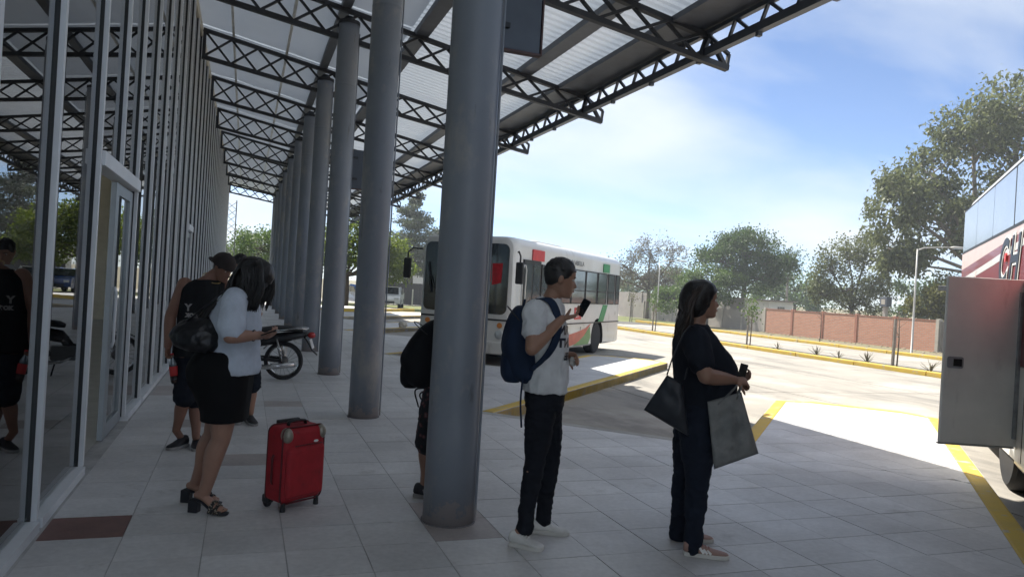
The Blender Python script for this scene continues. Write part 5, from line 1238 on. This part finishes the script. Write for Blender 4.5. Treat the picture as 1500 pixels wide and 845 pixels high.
t = thing('shoulder_bag', 'black leather bag slung on the back of the woman in heels', 'bag', P['loc'], -YAW); bg0 = V(P['bag']); b = MB(); rings(b, [(tuple(bg0+V((.02,-.08,-.11))),.10,.09),(tuple(bg0+V((.0,-.08,-.07))),.13,.15),(tuple(bg0+V((-.02,-.07,0))),.13,.165),(tuple(bg0+V((.0,-.05,.07))),.11,.13),(tuple(bg0+V((.03,-.03,.11))),.06,.06)], (1,.1), 0, sq=2.6); remeshed('bag', b, 'leather_black', t, .008, 3, .012, 12, (1,1,1))
MB().tube([tuple(x) for x in crom([list(bg0+V((-.10,-.12,.05))),list(bg0+V((.05,-.16,.17))),[P['shR'][0]-.02,P['shR'][1]+.01,P['shR'][2]+.085],[P['shR'][0]+.09,P['shR'][1]+.02,P['shR'][2]+.0]],6)],[(.016,.004)]*19,8,side=(0,1,0)).build('strap','leather_black',t,smooth=True)

# ---- man in black tank top, cap worn backwards
P = P_tank; f = (.72,-.70); m2 = person(P, 'man in black tank top and backward cap holding a bottle beside the glass wall')
body(P, m2, f, 'skin_c', .235, R(-28), hf=(.92,-.38), arm=1.22, hands=[(P['wrR'],(.06,-.05,-1),(.9,-.2,0),1.2,1),(P['wrL'],(.6,-.6,.3),(0,.3,.8),.7,1)], legk=1.0)
b = MB(); rings(b, P['torso'][1:6]+[(P['torso'][6][0],.10,.082)], f, .014); 
remeshed('tank_top', b, 'tank_black', m2, .009, 3, .008, 10); 
pants(m2, P, f, 'shorts_navy', [.112,.108,.100], 1, low=1.92, name='shorts', wr=.008)
for s in 'RL': shoe(m2, P['heel'+s], P['toe'+s], 'shoe_black', 'sole_gray', hi=.10)
hb = MB(); fp, s_, u_ = head_frame(P['head'],(.92,-.38),R(-28)); c = V(P['head']); M = Matrix((s_,fp,u_)).transposed(); scalp(hb, P['head'], .235, (.92,-.38), R(-28), g=1.04, low=-.3, frontz=.2); remeshed('hair', hb, 'hair_black', m2, .007, 2)
cp = MB(); cp.ell(c+u_*.025-fp*.012,(.100,.118,.115),22,14,M); capo = remeshed('cap', cp, 'cap_cloth', m2, .007, 2)
bm = bmesh.new(); bm.from_mesh(capo.data); bmesh.ops.delete(bm, geom=[v for v in bm.verts if (v.co-c).dot(u_) < .015], context='VERTS'); bm.to_mesh(capo.data); bm.free(); sd_ = capo.modifiers.new('s','SOLIDIFY'); sd_.thickness = .004
br_ = []; 
for k in range(15):
    a = -1.1+2.2*k/14; br_.append((c-fp*(.105*math.cos(a)+.0)+s_*.10*math.sin(a)+u_*.02, c-fp*(.105*math.cos(a)+.075*math.cos(a)**.5)+s_*.085*math.sin(a)+u_*.012))
vv = [x for p in br_ for x in p]; bo = MB().add(vv,[(2*i,2*i+1,2*i+3,2*i+2) for i in range(14)]).build('brim','cap_cloth',capo,smooth=True); sd_ = bo.modifiers.new('s','SOLIDIFY'); sd_.thickness = .006
nk = V(P['neck']); MB().tube([tuple(nk+V((.082*math.cos(a),.078*math.sin(a),-.015+.045*(-(math.cos(a)*f[0]+math.sin(a)*f[1]))))) for a in [2*math.pi*k/28 for k in range(29)]],.0045,6).build('necklace','gold',m2,smooth=True)
tb = BVHTree.FromPolygons([v.co for v in bpy.data.objects[[o.name for o in m2.children if o.name.startswith('tank_top')][0]].data.vertices],[p.vertices for p in [o for o in m2.children if o.name.startswith('tank_top')][0].data.polygons])
for txt,z,u0,sz in (('Y',1.235,.0,.085),('ROK',1.18,-.05,.045)): printed(txt, sz, z, u0, m='sole_gray', tree=tb, dirv=V((-.3,.95,0)).normalized(), root=m2)
bt = thing('soda_bottle', 'dark plastic soda bottle with red label held by the man in tank top', 'bottle', (0,0,0)); b0, b1 = V(P['bottle0']), V(P['bottle1']); bt.parent = None; bt.location = V(P['loc']); bt.rotation_euler.z = -YAW
def lat(prof, m, name):
    ax = (b1-b0); L = ax.length; o = MB().lathe([(r_,-h_*L) for r_,h_ in prof], n=20).build(name, m, bt, smooth=True); o.location = b0; o.rotation_euler = V((0,0,-1)).rotation_difference(ax.normalized()).to_euler(); return o
lat([(.012,-.06),(.014,.0),(.016,.08),(.034,.26),(.036,.36)],'side_pane','neck'); lat([(.0365,.36),(.037,.40),(.037,.66),(.0365,.70)],'label_red','label'); lat([(.036,.70),(.036,.9),(.030,.98),(.02,1.0)],'cola','base'); lat([(.015,-.12),(.0155,-.06)],'label_red','cap')

# ---- third man behind them
P = P_third; f = (.45,-.89); m3 = person(P, 'person in white shirt mostly hidden behind the woman in heels')
body(P, m3, f, 'skin_b', .235, R(-25), hands=[(P['wrR'],(.6,-.7,.1),(0,.3,.9),.6,-1),(P['wrL'],(-.5,-.8,.1),(0,.3,.9),.6,1)])
sleeve_top(m3, P, f, 'tee_white', P['torso'][1:], .014, 'tee_shirt', sl=.7, sr=(.082,.08,.08)); pants(m3, P, f, 'shorts_navy', [.108,.104,.098], 1, low=1.95, name='shorts'); short_hair(m3, P, .235, f, R(-25), 'hair_black', 8)
for s in 'RL': shoe(m3, P['heel'+s], P['toe'+s], 'shoe_black', 'sole_gray', hi=.10)
# ---- person behind the column
P = P_hidden; f = (1,.05); m4 = person(P, 'person in dark floral shorts standing behind the nearest column')
body(P, m4, f, 'skin_a', .235, R(-5), hands=[(P['wrR'],(.8,0,.5),(0,.3,.9),.7,-1),(P['wrL'],(.8,-.2,.5),(0,-.3,.9),.7,1)])
sleeve_top(m4, P, f, 'tank_black', P['torso'][1:], .014, 'tee_shirt', sl=.6); pants(m4, P, f, 'shorts_floral', [.112,.110,.102], 1, low=2.06, name='shorts', wr=.008); short_hair(m4, P, .235, f, R(-5), 'hair_black', 18)
for s in 'RL': shoe(m4, P['heel'+s], P['toe'+s], 'shoe_black', 'sole_gray', hi=.10, stripe='sole_gray')
backpack('black backpack with hanging strap sticking out from behind the nearest column', P['loc'], 'pack_black', P, tuple(V(P['bp_top'])+V((.03,0,0))), P['bp_bot'], tuple(V(P['bp_mid'])+V((.05,0,0))), .165, .165, f,
  [([(-.10,-.10,1.34),(.0,-.13,1.40),(.11,-.14,1.34),(.12,-.15,1.2),(.0,-.15,.98)],.026),([(-.10,.10,1.34),(.0,.13,1.40),(.11,.14,1.34),(.12,.15,1.2),(.0,.15,.98)],.026),([P['bp_bot'],P['strap1'],P['strap2']],.013),([(-.17,-.06,.80),(-.215,-.06,.77),(-.20,-.06,.73),(-.15,-.06,.76)],.010)])
# ================================================================== WALLS, TREES, LAMPS
rng = np.random.default_rng(5)
leafmat('leaf_green', (0.05,0.095,0.02), (0.12,0.185,0.04), .42); leafmat('leaf_bright', (0.075,0.12,0.012), (0.19,0.24,0.03), .5); leafmat('leaf_dark', (0.038,0.072,0.02), (0.095,0.15,0.042), .42)
leafmat('leaf_euc', (0.075,0.092,0.038), (0.17,0.19,0.08), .45); leafmat('leaf_dry', (0.11,0.095,0.055), (0.17,0.15,0.08), .3); leafmat('leaf_olive', (0.08,0.085,0.02), (0.15,0.15,0.04), .4); leafmat('leaf_cedar', (0.045,0.065,0.035), (0.09,0.11,0.055), .3)
mat('bark', (0.10,0.075,0.055), 0.95, vscale=4, bump=0.8, bscale=14, var=0.25, bdist=0.03); mat('bark_pale', (0.28,0.24,0.20), 0.9, vscale=2, bump=0.5, bscale=10, var=0.25, bdist=0.02)
def leaves(name, pts, size, m, parent, long=1.6, droop=0.0):
    """one small bent leaf (two triangles) at every point"""
    n = len(pts); d = rng.normal(size=(n,3)); d[:,2] -= droop; d /= np.linalg.norm(d,axis=1)[:,None]; a = np.cross(d, rng.normal(size=(n,3))); a /= np.linalg.norm(a,axis=1)[:,None]
    s = size*rng.uniform(.6,1.3,(n,1)); L = d*s*long; W = a*s*.55; nn = np.cross(d,a)*s*.18
    v = np.empty((n,4,3)); v[:,0] = pts; v[:,1] = pts+L*.5+W+nn; v[:,2] = pts+L; v[:,3] = pts+L*.5-W+nn
    me = bpy.data.meshes.new(name); me.vertices.add(n*4); me.vertices.foreach_set('co', v.ravel()); me.loops.add(n*4); me.loops.foreach_set('vertex_index', np.arange(n*4,dtype=np.int32)); me.polygons.add(n); me.polygons.foreach_set('loop_start', np.arange(0,n*4,4,dtype=np.int32))
    me.update(calc_edges=True); at = me.attributes.new('tone','FLOAT','POINT'); t = np.repeat(np.clip(rng.normal(.5,.28,n),0,1),4); at.data.foreach_set('value', t.astype(np.float32)); me.materials.append(MATS[m]); return link(name, me, parent)
def tree(name, label, loc, h, trunk_r, blobs, m, n_leaf, size, clumps=16, bark='bark', sig=.22, long=1.6, droop=0, lean=(0,0), group='trees beyond the yard', twigs=True, bare=0):
    """tapered trunk, limbs that reach into each blob, twigs to each leaf clump; blobs = (x,y,z,rx,ry,rz) from the base"""
    t = thing(name, label, 'tree', loc, 0, group); rnd = random.Random(hash(label)%1000 if False else len(label)*7+int(h*10)); tr = MB(); zf = min(b[2]-b[5]*.5 for b in blobs); top = V((lean[0],lean[1],max(zf,h*.28)))
    tr.tube([(0,0,-.3),(0,0,.1),tuple(top*.5+V((.05,.03,0))),tuple(top)],[trunk_r*1.35,trunk_r*1.08,trunk_r*.85,trunk_r*.7],12); tr.build('trunk',bark,t,smooth=True)
    lb = MB(); pts = []; vol = [b[3]*b[4]*b[5] for b in blobs]; sv = sum(vol)
    for b_,v_ in zip(blobs,vol):
        c = V(b_[:3]); mid = top.lerp(c,.55)+V((rnd.uniform(-.3,.3),rnd.uniform(-.3,.3),rnd.uniform(-.1,.3)))*.5; r0 = trunk_r*.55*max(.4,(v_/max(vol))**.3)
        lb.tube([tuple(top-V((0,0,.15))),tuple(mid),tuple(c)],[r0,r0*.65,r0*.35],8); k = max(3,int(clumps*(v_/sv*len(blobs))**.7))
        for i in range(k):
            d = V((rnd.gauss(0,1),rnd.gauss(0,1),rnd.gauss(0,1))).normalized(); q = rnd.uniform(.35,1.0)**.55; p = c+V((d.x*b_[3]*q,d.y*b_[4]*q,d.z*b_[5]*q)); s0 = c.lerp(mid,rnd.uniform(0,.6)) 
            if twigs: lb.tube([tuple(s0),tuple(s0.lerp(p,.5)+V((rnd.uniform(-.15,.15),rnd.uniform(-.15,.15),rnd.uniform(-.1,.2)))),tuple(p)],[r0*.3,r0*.18,r0*.07],5)
            for _ in range(bare):
                e = p+V((rnd.gauss(0,1),rnd.gauss(0,1),rnd.gauss(.5,.8)))*.4; lb.tube([tuple(s0.lerp(p,rnd.uniform(.4,.95))),tuple(e)],[r0*.1,r0*.03],4)
            nl = int(n_leaf/len(blobs)/k*(v_/sv*len(blobs))**.3*rnd.uniform(.5,1.5)); sg = np.array(b_[3:6])*sig*rnd.uniform(.7,1.3)
            pts.append(np.array(p)+np.clip(rng.normal(size=(nl,3)),-1.9,1.9)*sg)
    lb.build('limbs',bark,t,smooth=True); leaves('crown', np.vstack(pts), size, m, t, long, droop); return t
tree('broadleaf_tree','bright green broadleaf tree seen between the columns beside the blue car',(6.3,49.4,-.19),5.6,.16,[(0,0,3.4,1.7,1.7,1.3),(1.6,0,3.9,1.5,1.5,1.3),(3.0,.3,3.5,1.6,1.5,1.3),(.4,.2,4.6,1.4,1.4,1.0),(-1.4,.3,3.7,1.4,1.4,1.2),(1.8,.5,2.6,1.4,1.2,.9),(3.4,.4,2.5,1.1,1.0,.8)],'leaf_bright',15000,.11,20)
tree('cedar_tree','tall feathery cedar rising behind the first bus',(13.2,62,-.19),9.5,.25,[(0,0,3.0,2.6,2.6,.6),(.6,0,4.4,2.8,2.5,.6),(-.5,0,5.6,2.3,2.3,.55),(.4,0,6.8,1.9,1.9,.5),(0,0,7.9,1.3,1.3,.5),(0,0,8.9,.6,.6,.5),(3.2,1,4.6,2.2,2,.6),(2.8,1,6.2,1.8,1.8,.5)],'leaf_cedar',20000,.10,22,sig=.25,long=2.4)
tree('bare_tree','half-bare brownish tree behind the far end of the grey wall',(30.5,52,-.2),7.6,.2,[(-2.4,0,4.2,1.6,1.6,1.5),(0,0,5.6,1.7,1.6,1.4),(2.2,0,5.0,1.5,1.5,1.3),(-.8,0,3.2,2.2,2,1.2),(-3.4,0,3.0,1.2,1.2,1.2),(1.6,0,3.2,1.8,1.5,1.2)],'leaf_dry',5200,.09,22,bare=7)
tree('broadleaf_tree','round dense green tree right of the long-haired woman, the tallest behind the grey wall',(33.4,43.8,-.2),7.2,.22,[(0,0,5.6,2.3,2.2,1.3),(-1.9,0,4.6,1.7,1.7,1.2),(1.9,0,4.9,1.9,1.8,1.1),(.8,0,3.6,2.2,2,1.1),(3.2,0,4.5,1.1,1.2,.9),(-.3,.0,6.2,1.6,1.6,.9)],'leaf_dark',22000,.10,24)
tree('broadleaf_tree','lighter green bushy tree just behind the head of the long-haired woman',(29.5,42.5,-.2),4.6,.14,[(0,0,3.2,1.7,1.5,1.1),(-1.8,0,2.4,1.5,1.4,1.0),(1.8,0,2.6,1.7,1.4,1.0),(-3.0,0,1.8,1.1,1.1,.9)],'leaf_green',15000,.09,22)
tree('broadleaf_tree','upright multi-stemmed grey-green tree behind the brick wall',(35.2,35.6,-.2),6.6,.18,[(-1.9,0,4.2,1.0,1.1,1.3),(-.5,0,5.0,1.1,1.1,1.3),(1.0,0,5.3,1.1,1.1,1.3),(2.0,0,3.8,1.0,1.1,1.2),(-.4,0,3.0,2.1,1.6,1.0),(.9,0,2.2,2.0,1.6,.9),(-2.6,0,2.6,.9,.9,.9)],'leaf_euc',11500,.09,20,bare=3)
tree('eucalyptus_tree','tall eucalyptus towering over the coach at the right edge',(37.8,29.2,-.2),15,.38,[(-4.70,1.70,7.6,1.7,1.7,2.0),(-3.01,1.09,9.6,2.0,2.0,1.7),(-0.94,0.34,12.0,2.2,2.2,1.6),(1.88,-0.68,13.6,2.4,2.4,1.6),(1.50,-0.54,10.6,2.6,2.6,1.7),(-2.26,0.82,6.6,2.3,2.3,1.5),(-4.89,1.77,5.2,1.4,1.4,1.3),(0.75,-0.27,7.6,2.6,2.6,1.5),(4.70,-1.70,12.6,2.5,2.5,2.2),(4.70,-1.70,9.0,2.8,2.8,2.0),(-3.38,1.22,4.4,1.4,1.4,1.0),(2.44,-0.88,5.4,2.4,2.4,1.3),(-4.32,1.56,9.0,1.0,1.0,1.0),(4.32,-1.56,15.0,2.0,2.0,1.4)],'leaf_euc',38000,.125,20,bark='bark_pale',sig=.2,long=2.4,droop=.8)
tree('broadleaf_tree','olive-green leafy tree behind the wall, left of the luggage flap',(33.6,27.6,-.2),4.2,.14,[(0,0,2.7,1.2,1.2,1.1),(1.4,-.6,2.9,1.2,1.2,1.1),(-.9,.5,2.1,.9,.9,.9),(2.6,-1.2,2.6,1.2,1.2,1.1)],'leaf_olive',13000,.09,20)
tree('broadleaf_tree','distant grey-green tree past the end of the terminal, over the heads at left',(-.6,92,-.2),7.0,.2,[(0,0,4.8,2.4,2,1.6),(2.8,0,4.0,2.0,2,1.5),(-2.6,0,3.8,2,2,1.6)],'leaf_dark',6000,.16,16)
tree('broadleaf_tree','dark leafy tree left of the bright one, behind the far columns',(3.2,56,-.2),6.0,.2,[(0,0,4.2,2.0,2,1.4),(-2.4,0,3.6,1.8,1.8,1.4),(2.0,0,3.4,1.6,1.6,1.2)],'leaf_green',9000,.12,18)
# background tree belt beyond the walls, so that the horizon is not bare
for k,(x,y,hh_,mm,lab) in enumerate(((44,72,6,'leaf_dark','distant dark tree on the skyline above the rear of the first bus'),(52,60,5.5,'leaf_green','distant green tree on the skyline behind the round dense tree'),(52,44,5,'leaf_dark','distant low tree behind the multi-stemmed tree'),(26,76,6,'leaf_green','distant tree hidden mostly by the first bus roof'),(48,30,6,'leaf_olive','distant tree behind the olive-green one'))):
    tree('distant_tree',lab,(x,y,-.2),hh_,.2,[(0,0,hh_*.6,2.6,2.4,1.7),(3,0,hh_*.5,2.4,2.2,1.5),(-3,0,hh_*.5,2.4,2.2,1.5)],mm,7000,.17,14)

# ---------------------------------------------------------------- boundary walls along x = 30.5
def brickmat():
    m = mat('brickwork', (0.42,0.17,0.11), 0.9, bump=0); t = m.node_tree; b = t.nodes['Principled BSDF']
    tc_ = t.nodes.new('ShaderNodeTexCoord'); mp_ = t.nodes.new('ShaderNodeMapping'); mp_.inputs['Rotation'].default_value = (R(90),0,R(90)); t.links.new(tc_.outputs['Object'], mp_.inputs[0])
    br = t.nodes.new('ShaderNodeTexBrick'); br.inputs['Scale'].default_value = 1; br.inputs['Brick Width'].default_value = .26; br.inputs['Row Height'].default_value = .085; br.inputs['Mortar Size'].default_value = .012
    br.inputs['Color1'].default_value = (.50,.225,.14,1); br.inputs['Color2'].default_value = (.41,.175,.11,1); br.inputs['Mortar'].default_value = (.36,.29,.24,1)
    sx = t.nodes.new('ShaderNodeSeparateXYZ'); t.links.new(tc_.outputs['Object'], sx.inputs[0]); cx = t.nodes.new('ShaderNodeCombineXYZ'); t.links.new(sx.outputs[1], cx.inputs[0]); t.links.new(sx.outputs[2], cx.inputs[1]); t.links.new(cx.outputs[0], br.inputs['Vector'])
    t.links.new(br.outputs['Color'], b.inputs['Base Color']); bp = t.nodes.new('ShaderNodeBump'); bp.inputs['Strength'].default_value = .6; bp.inputs['Distance'].default_value = .01; t.links.new(br.outputs['Fac'], bp.inputs['Height']); bp.invert = True; t.links.new(bp.outputs[0], b.inputs['Normal'])
brickmat()
mat('brick_dark', (0.34,0.15,0.10), 0.95, vscale=2, var=.15); mat('precast', (0.33,0.30,0.27), 0.9, vscale=1.2, bump=.3, bscale=12, col2=(0.26,0.24,0.22)); mat('post_concrete', (0.42,0.39,0.34), 0.9, vscale=3); mat('door_dark', (0.05,0.045,0.04), 0.7); mat('rubble', (0.33,0.27,0.2), .95, vscale=5)
bw = thing('brick_wall', 'low red brick boundary wall across the road', 'wall', (30.5,25.6,-.2))
n_p = 5; Lw = 12.2
for k in range(n_p):
    y0 = Lw/n_p*k; MB().box(0,.16,y0+.09,y0+Lw/n_p-.09,0,1.46).build('brick_panel','brickwork',bw)
    for z in (.32,.62,.92,1.22): MB().box(-.012,-.0005,y0+.1,y0+Lw/n_p-.1,z,z+.022).build('course','post_concrete',bw) if False else None
    MB().box(-.02,.18,y0+.06,y0+Lw/n_p-.06,1.461,1.50).build('coping','brick_dark',bw)
for k in range(n_p+1): MB().box(-.03,.19,Lw/n_p*k-.085,Lw/n_p*k+.085,0,1.55).build('post','post_concrete' if k in (0,n_p) else 'brick_dark',bw,bevel=.01)
gwl = thing('precast_wall', 'grey precast panel wall at far left of the brick wall', 'wall', (30.5,37.9,-.2))
for k in range(9):
    y0 = 2.1*k+.05
    for i in range(3): MB().box(0.02,.08,y0+.06,y0+2.04,.43*i,.43*i+.42).build('panel','precast',gwl)
    MB().box(-.03,.13,y0-.06,y0+.055,0,1.42).build('post','post_concrete',gwl,bevel=.008)
gw2 = thing('precast_wall', 'taller grey wall rising behind the long-haired woman, beyond the low panels', 'wall', (31.8,41.5,-.2))
for k in range(9):
    y0 = 2.3*k; MB().box(0.02,.12,y0+.07,y0+2.24,0,2.1).build('panel','precast',gw2); MB().box(-.04,.16,y0-.06,y0+.06,0,2.15).build('post','post_concrete',gw2)
gw3 = thing('precast_wall', 'grey wall with dark gap between brick wall and luggage flap', 'wall', (30.5,14.0,-.2))
MB().box(0,.14,11.0,11.42,0,1.45).build('gate','door_dark',gw3)
for k in range(5): MB().box(0.01,.12,2.2*k+.07,2.2*k+2.13,0,1.4).build('panel','precast',gw3); MB().box(-.03,.15,2.2*k-.06,2.2*k+.06,0,1.45).build('post','post_concrete',gw3)
# rubble line at the foot of the brick wall
rb_ = MB(); random.seed(21)
for k in range(150):
    y, x, s = random.uniform(20,40), 30.3-abs(random.gauss(0,.5)), random.uniform(.02,.07); rb_.ell((x,y,-.185+s*.3),(s,s*random.uniform(.6,1.4),s*.6),6,4)
tag(rb_.build('rubble','rubble'), 'scattered rubble along the foot of the brick wall', 'rubble', kind='stuff')

# ---------------------------------------------------------------- lamp posts, poles, stakes
mat('pole_white', (0.46,0.45,0.43), .5, vscale=3); mat('wood_post', (0.17,0.13,0.095), .95, vscale=9, var=.25, bump=.5, bscale=30); mat('wood_gray', (0.24,0.21,0.18), .95, vscale=9, var=.2)
def lamp(label, loc, h):
    t = thing('lamp_post', label, 'lamp post', loc, R(-30), 'lamp posts across the road'); MB().lathe([(.09,0),(.09,.02),(.045,.03),(.038,h*.5),(.028,h)],n=14).build('pole','pole_white',t,smooth=True)
    MB().tube([(0,0,h-.05),(.25,0,h+.06),(1.0,0,h+.12),(1.35,0,h+.12)],[.03,.026,.022,.022],8).build('arm','pole_white',t,smooth=True)
    MB().tube([(1.2,0,h+.12),(1.35,0,h+.13),(1.65,0,h+.12),(1.75,0,h+.10)],[(.05,.02),(.11,.05),(.10,.045),(.03,.015)],12,side=(0,1,0)).build('lamp_head','pole_white',t,smooth=True); MB().box(1.3,1.65,-.07,.07,h+.065,h+.08).build('lens','lamp_clear',t)
lamp('white lamp post in front of the brick wall', (25.35,22.4,-.2), 4.35); lamp('white lamp post between the bus and the long-haired woman', (25.35,42.0,-.2), 4.1)
up_ = thing('utility_pole','thin dark utility pole on the skyline between two trees','pole',(48.4,57,-.2)); MB().tube([(0,0,0),(0,0,4.6)],[.13,.09],8).build('pole','wood_gray',up_); MB().bar((-.7,0,4.3),(.7,0,4.3),.09).build('crossarm','wood_gray',up_)
for x in (-.6,0,.6): MB().lathe([(.03,4.35),(.05,4.42),(.03,4.5)],c=(x,0,0),n=8).build('insulator','pole_white',up_)
mb_ = thing('meter_box','small grey box on a pillar behind the brick wall','meter box',(31.2,29.3,-.2)); MB().box(-.09,.09,-.09,.09,0,2.0).build('pillar','post_concrete',mb_); MB().box(-.18,.18,-.22,.22,2.0,2.5).build('box','panel_gray',mb_,bevel=.02); MB().box(-.19,-.181,-.12,.12,2.12,2.38).build('lid','post_concrete',mb_)
# saplings tied to stakes in the planting strip
def sapling(label, loc, h, n, m, stakes=1, thick=.035):
    t = thing('sapling', label, 'sapling', loc, 0, 'staked saplings across the road'); rnd = random.Random(int(loc[1]*10))
    MB().tube([(0,0,0),(.03,0,h*.5),(.0,.02,h)],[.025,.02,.008],6).build('trunk','wood_post',t,smooth=True)
    for k in range(stakes): MB().tube([(-.12+.2*k,.05,0),(-.10+.2*k,.05,h*.86)],thick,6).build('stake','wood_gray',t)
    MB().tube([(.02+.04*math.cos(a),.03+.04*math.sin(a),h*.55) for a in [k*.5 for k in range(14)]],.008,5).build('tie','black_plastic',t)
    b = MB()
    for k in range(9): a = rnd.uniform(0,6.3); z = h*rnd.uniform(.5,.95); b.tube([(0,0,z),(math.cos(a)*.22,math.sin(a)*.22,z+.2)],[.008,.003],4)
    b.build('twigs','wood_post',t)
    if n: leaves('crown', np.array([0,0,h*.85])+rng.normal(size=(n,3))*np.array([.2,.2,h*.16]), .06, m, t)
sapling('bare sapling with a thick wooden stake in front of the right lamp post', (18.9,17.2,-.145), 1.75, 0, 'leaf_green', 1, .05)
sapling('leafy sapling beside the shoulder of the long-haired woman', (18.9,24.2,-.145), 1.75, 260, 'leaf_green', 1)
sapling('slim staked sapling left of the long-haired woman', (18.9,31.4,-.145), 1.6, 120, 'leaf_green', 1)
sapling('small staked sapling by the rear of the first bus', (24.2,43.2,-.145), 1.9, 160, 'leaf_olive', 1)
sapling('bare thin sapling standing before the middle of the brick wall', (26.6,28.8,-.19), 1.6, 0, 'leaf_green', 0)
sapling('thin staked sapling on the verge before the grey panels', (26.5,40,-.19), 1.9, 90, 'leaf_green', 1)
def agave(label, loc, s, n):
    t = thing('agave', label, 'plant', loc, 0, 'small spiky plants in the strip'); rnd = random.Random(int(loc[1]*100)); me = MB().tube([(0,0,0),(.1*s,0,.22*s),(.28*s,0,.40*s),(.40*s,0,.52*s)],[(.025*s,.008),(.035*s,.008),(.022*s,.006),(.003,.002)],6,side=(0,1,0)).mesh('leaf','leaf_blade')
    for k in range(n):
        o = piece('leaf', me, t, rz=2*math.pi*k/n+rnd.uniform(-.3,.3)); o.rotation_euler.y = rnd.uniform(-.8,.35); o.scale = (1,1,rnd.uniform(.7,1.2))
mat('leaf_blade', (0.10,0.11,0.05), .7, vscale=4, col2=(0.14,0.10,0.06))
for k,(y,s,n,l) in enumerate(((22.4,.8,9,'first spiky plant right of the leafy sapling in the strip'),(20.4,.9,10,'tall thin spiky plant left of the middle in the strip'),(19.4,.8,9,'second of the two close spiky plants in the strip'),(18.2,.9,13,'wide spiky plant left of the thick wooden stake'),(15.9,1.1,8,'sprawling spiky plant between thick stake and luggage flap'),(26.8,.7,8,'small spiky plant close to the shoulder of the long-haired woman'),(29.0,.7,8,'small spiky plant behind the long-haired woman in the strip'))): agave(l,(18.75,y,-.14),s*.68,n)
# dark shelter roof poking out beside the flap
shl = thing('shelter','small dark flat-roofed shelter behind the luggage flap','shelter',(28.6,21.2,-.2),R(8)); MB().box(-2.6,1.6,-1,1,2.72,2.92).build('roof','steel_dark',shl,bevel=.02)
for x,y in ((-.6,-.8),(1.4,-.8),(-.6,.8),(1.4,.8)): MB().box(x-.05,x+.05,y-.05,y+.05,0,2.72).build('post','steel_dark',shl)
# ---------------------------------------------------------------- far left: dark fence, bollards, house
mat('fence_dark', (0.035,0.032,0.038), .7, vscale=3); mat('house_white', (0.66,0.66,0.65), .8, var=.05); mat('house_roof', (0.20,0.17,0.15), .85); mat('house_stone', (0.22,0.19,0.16), .9, vscale=3, var=.25)
fe = thing('board_fence','dark board fence beyond the yard at left of the bus','fence',(9.2,57.2,-.2),R(-8))
brd = MB().box(0,.235,0,.04,.05,1.72).mesh('board','fence_dark')
for k in range(30): piece('board', brd, fe, (.24*k,random.uniform(-.006,.006),random.uniform(-.02,.02)))
for z in (.4,1.4): MB().box(0,7.2,.045,.09,z,z+.08).build('rail','fence_dark',fe)
pst = MB().lathe([(.055,0),(.05,1.25),(.02,1.28)],n=10).mesh('bollard','pole_white')
for k,(x,lab) in enumerate(((9.3,'leftmost pale post before the dark fence'),(10.6,'second pale post before the dark fence'),(12.0,'third pale post before the dark fence'),(13.3,'pale post before the dark fence nearest the bus'))): tag(piece('bollard', pst, None, (x,55.2,-.19)), lab, 'post', 'pale posts before the dark fence')
hs = thing('house','white two-storey house behind the dark fence','house',(15.8,72,-.2),R(-14))
MB().box(-4,1.5,0,7,0,3.1).build('wall','house_white',hs); MB().prism([(-4.3,3.1),(1.9,3.1),(.4,4.3),(-2.6,4.5)],-.3,7.3,'xz').build('roof','house_white',hs); MB().box(1.6,5.5,.5,6,0,2.9).build('stone_wing','house_stone',hs); MB().box(1.5,6.0,.2,6.4,2.9,3.1).build('wing_roof','house_roof',hs)
for x in (-3,-1.2): w = MB().box(x,x+1,-.03,.05,1.0,2.2).build('window','dark_pane',hs); MB().box(x-.06,x+1.06,-.06,-.001,.92,.99).build('sill','house_white',w)
h2 = thing('house','small white building behind the wall between two trees','house',(40.6,48.4,-.2),R(20)); MB().box(-1.8,1.8,0,4,0,2.0).build('wall','house_white',h2); MB().box(-2,2,-.2,4.2,2.0,2.12).build('roof','house_roof',h2); w = MB().box(-.5,.5,-.03,.02,.8,1.6).build('window','dark_pane',h2)
h3 = thing('house','pale low building on the skyline at the end of the platform','house',(2.6,80,-.2)); MB().box(-3,3,0,5,0,3).build('wall','house_white',h3); MB().box(-3.2,3.2,-.2,5.2,3,3.2).build('roof','house_roof',h3); MB().box(-1,.2,-.04,.02,1,2.1).build('window','dark_pane',h3)
gb = thing('litter_bag','small crumpled white bag on the far kerb left of the bus','bag',(5.3,25.6,0)); b = MB(); b.ell((0,0,.12),(.16,.13,.13),16,12); remeshed('sack', b, 'paper', gb, .02, 0, .05, 12, (1,1,1))

# ---------------------------------------------------------------- thin haze over the far trees, also added to lift dark tones
hz = MB().box(-60,80,-30,100,-1.3,17.5).build('haze', 'dirt'); hz.data.materials.clear(); tag(hz, kind='stuff')
hm = bpy.data.materials.new('haze_air'); hm.use_nodes = True; ht = hm.node_tree; ht.nodes.clear(); ho = ht.nodes.new('ShaderNodeOutputMaterial'); hv = ht.nodes.new('ShaderNodeVolumePrincipled')
hv.inputs['Color'].default_value = (.86,.92,1,1); hv.inputs['Density'].default_value = 0.0017; hv.inputs['Anisotropy'].default_value = 0.3; ht.links.new(hv.outputs[0], ho.inputs['Volume']); hz.data.materials.append(hm)
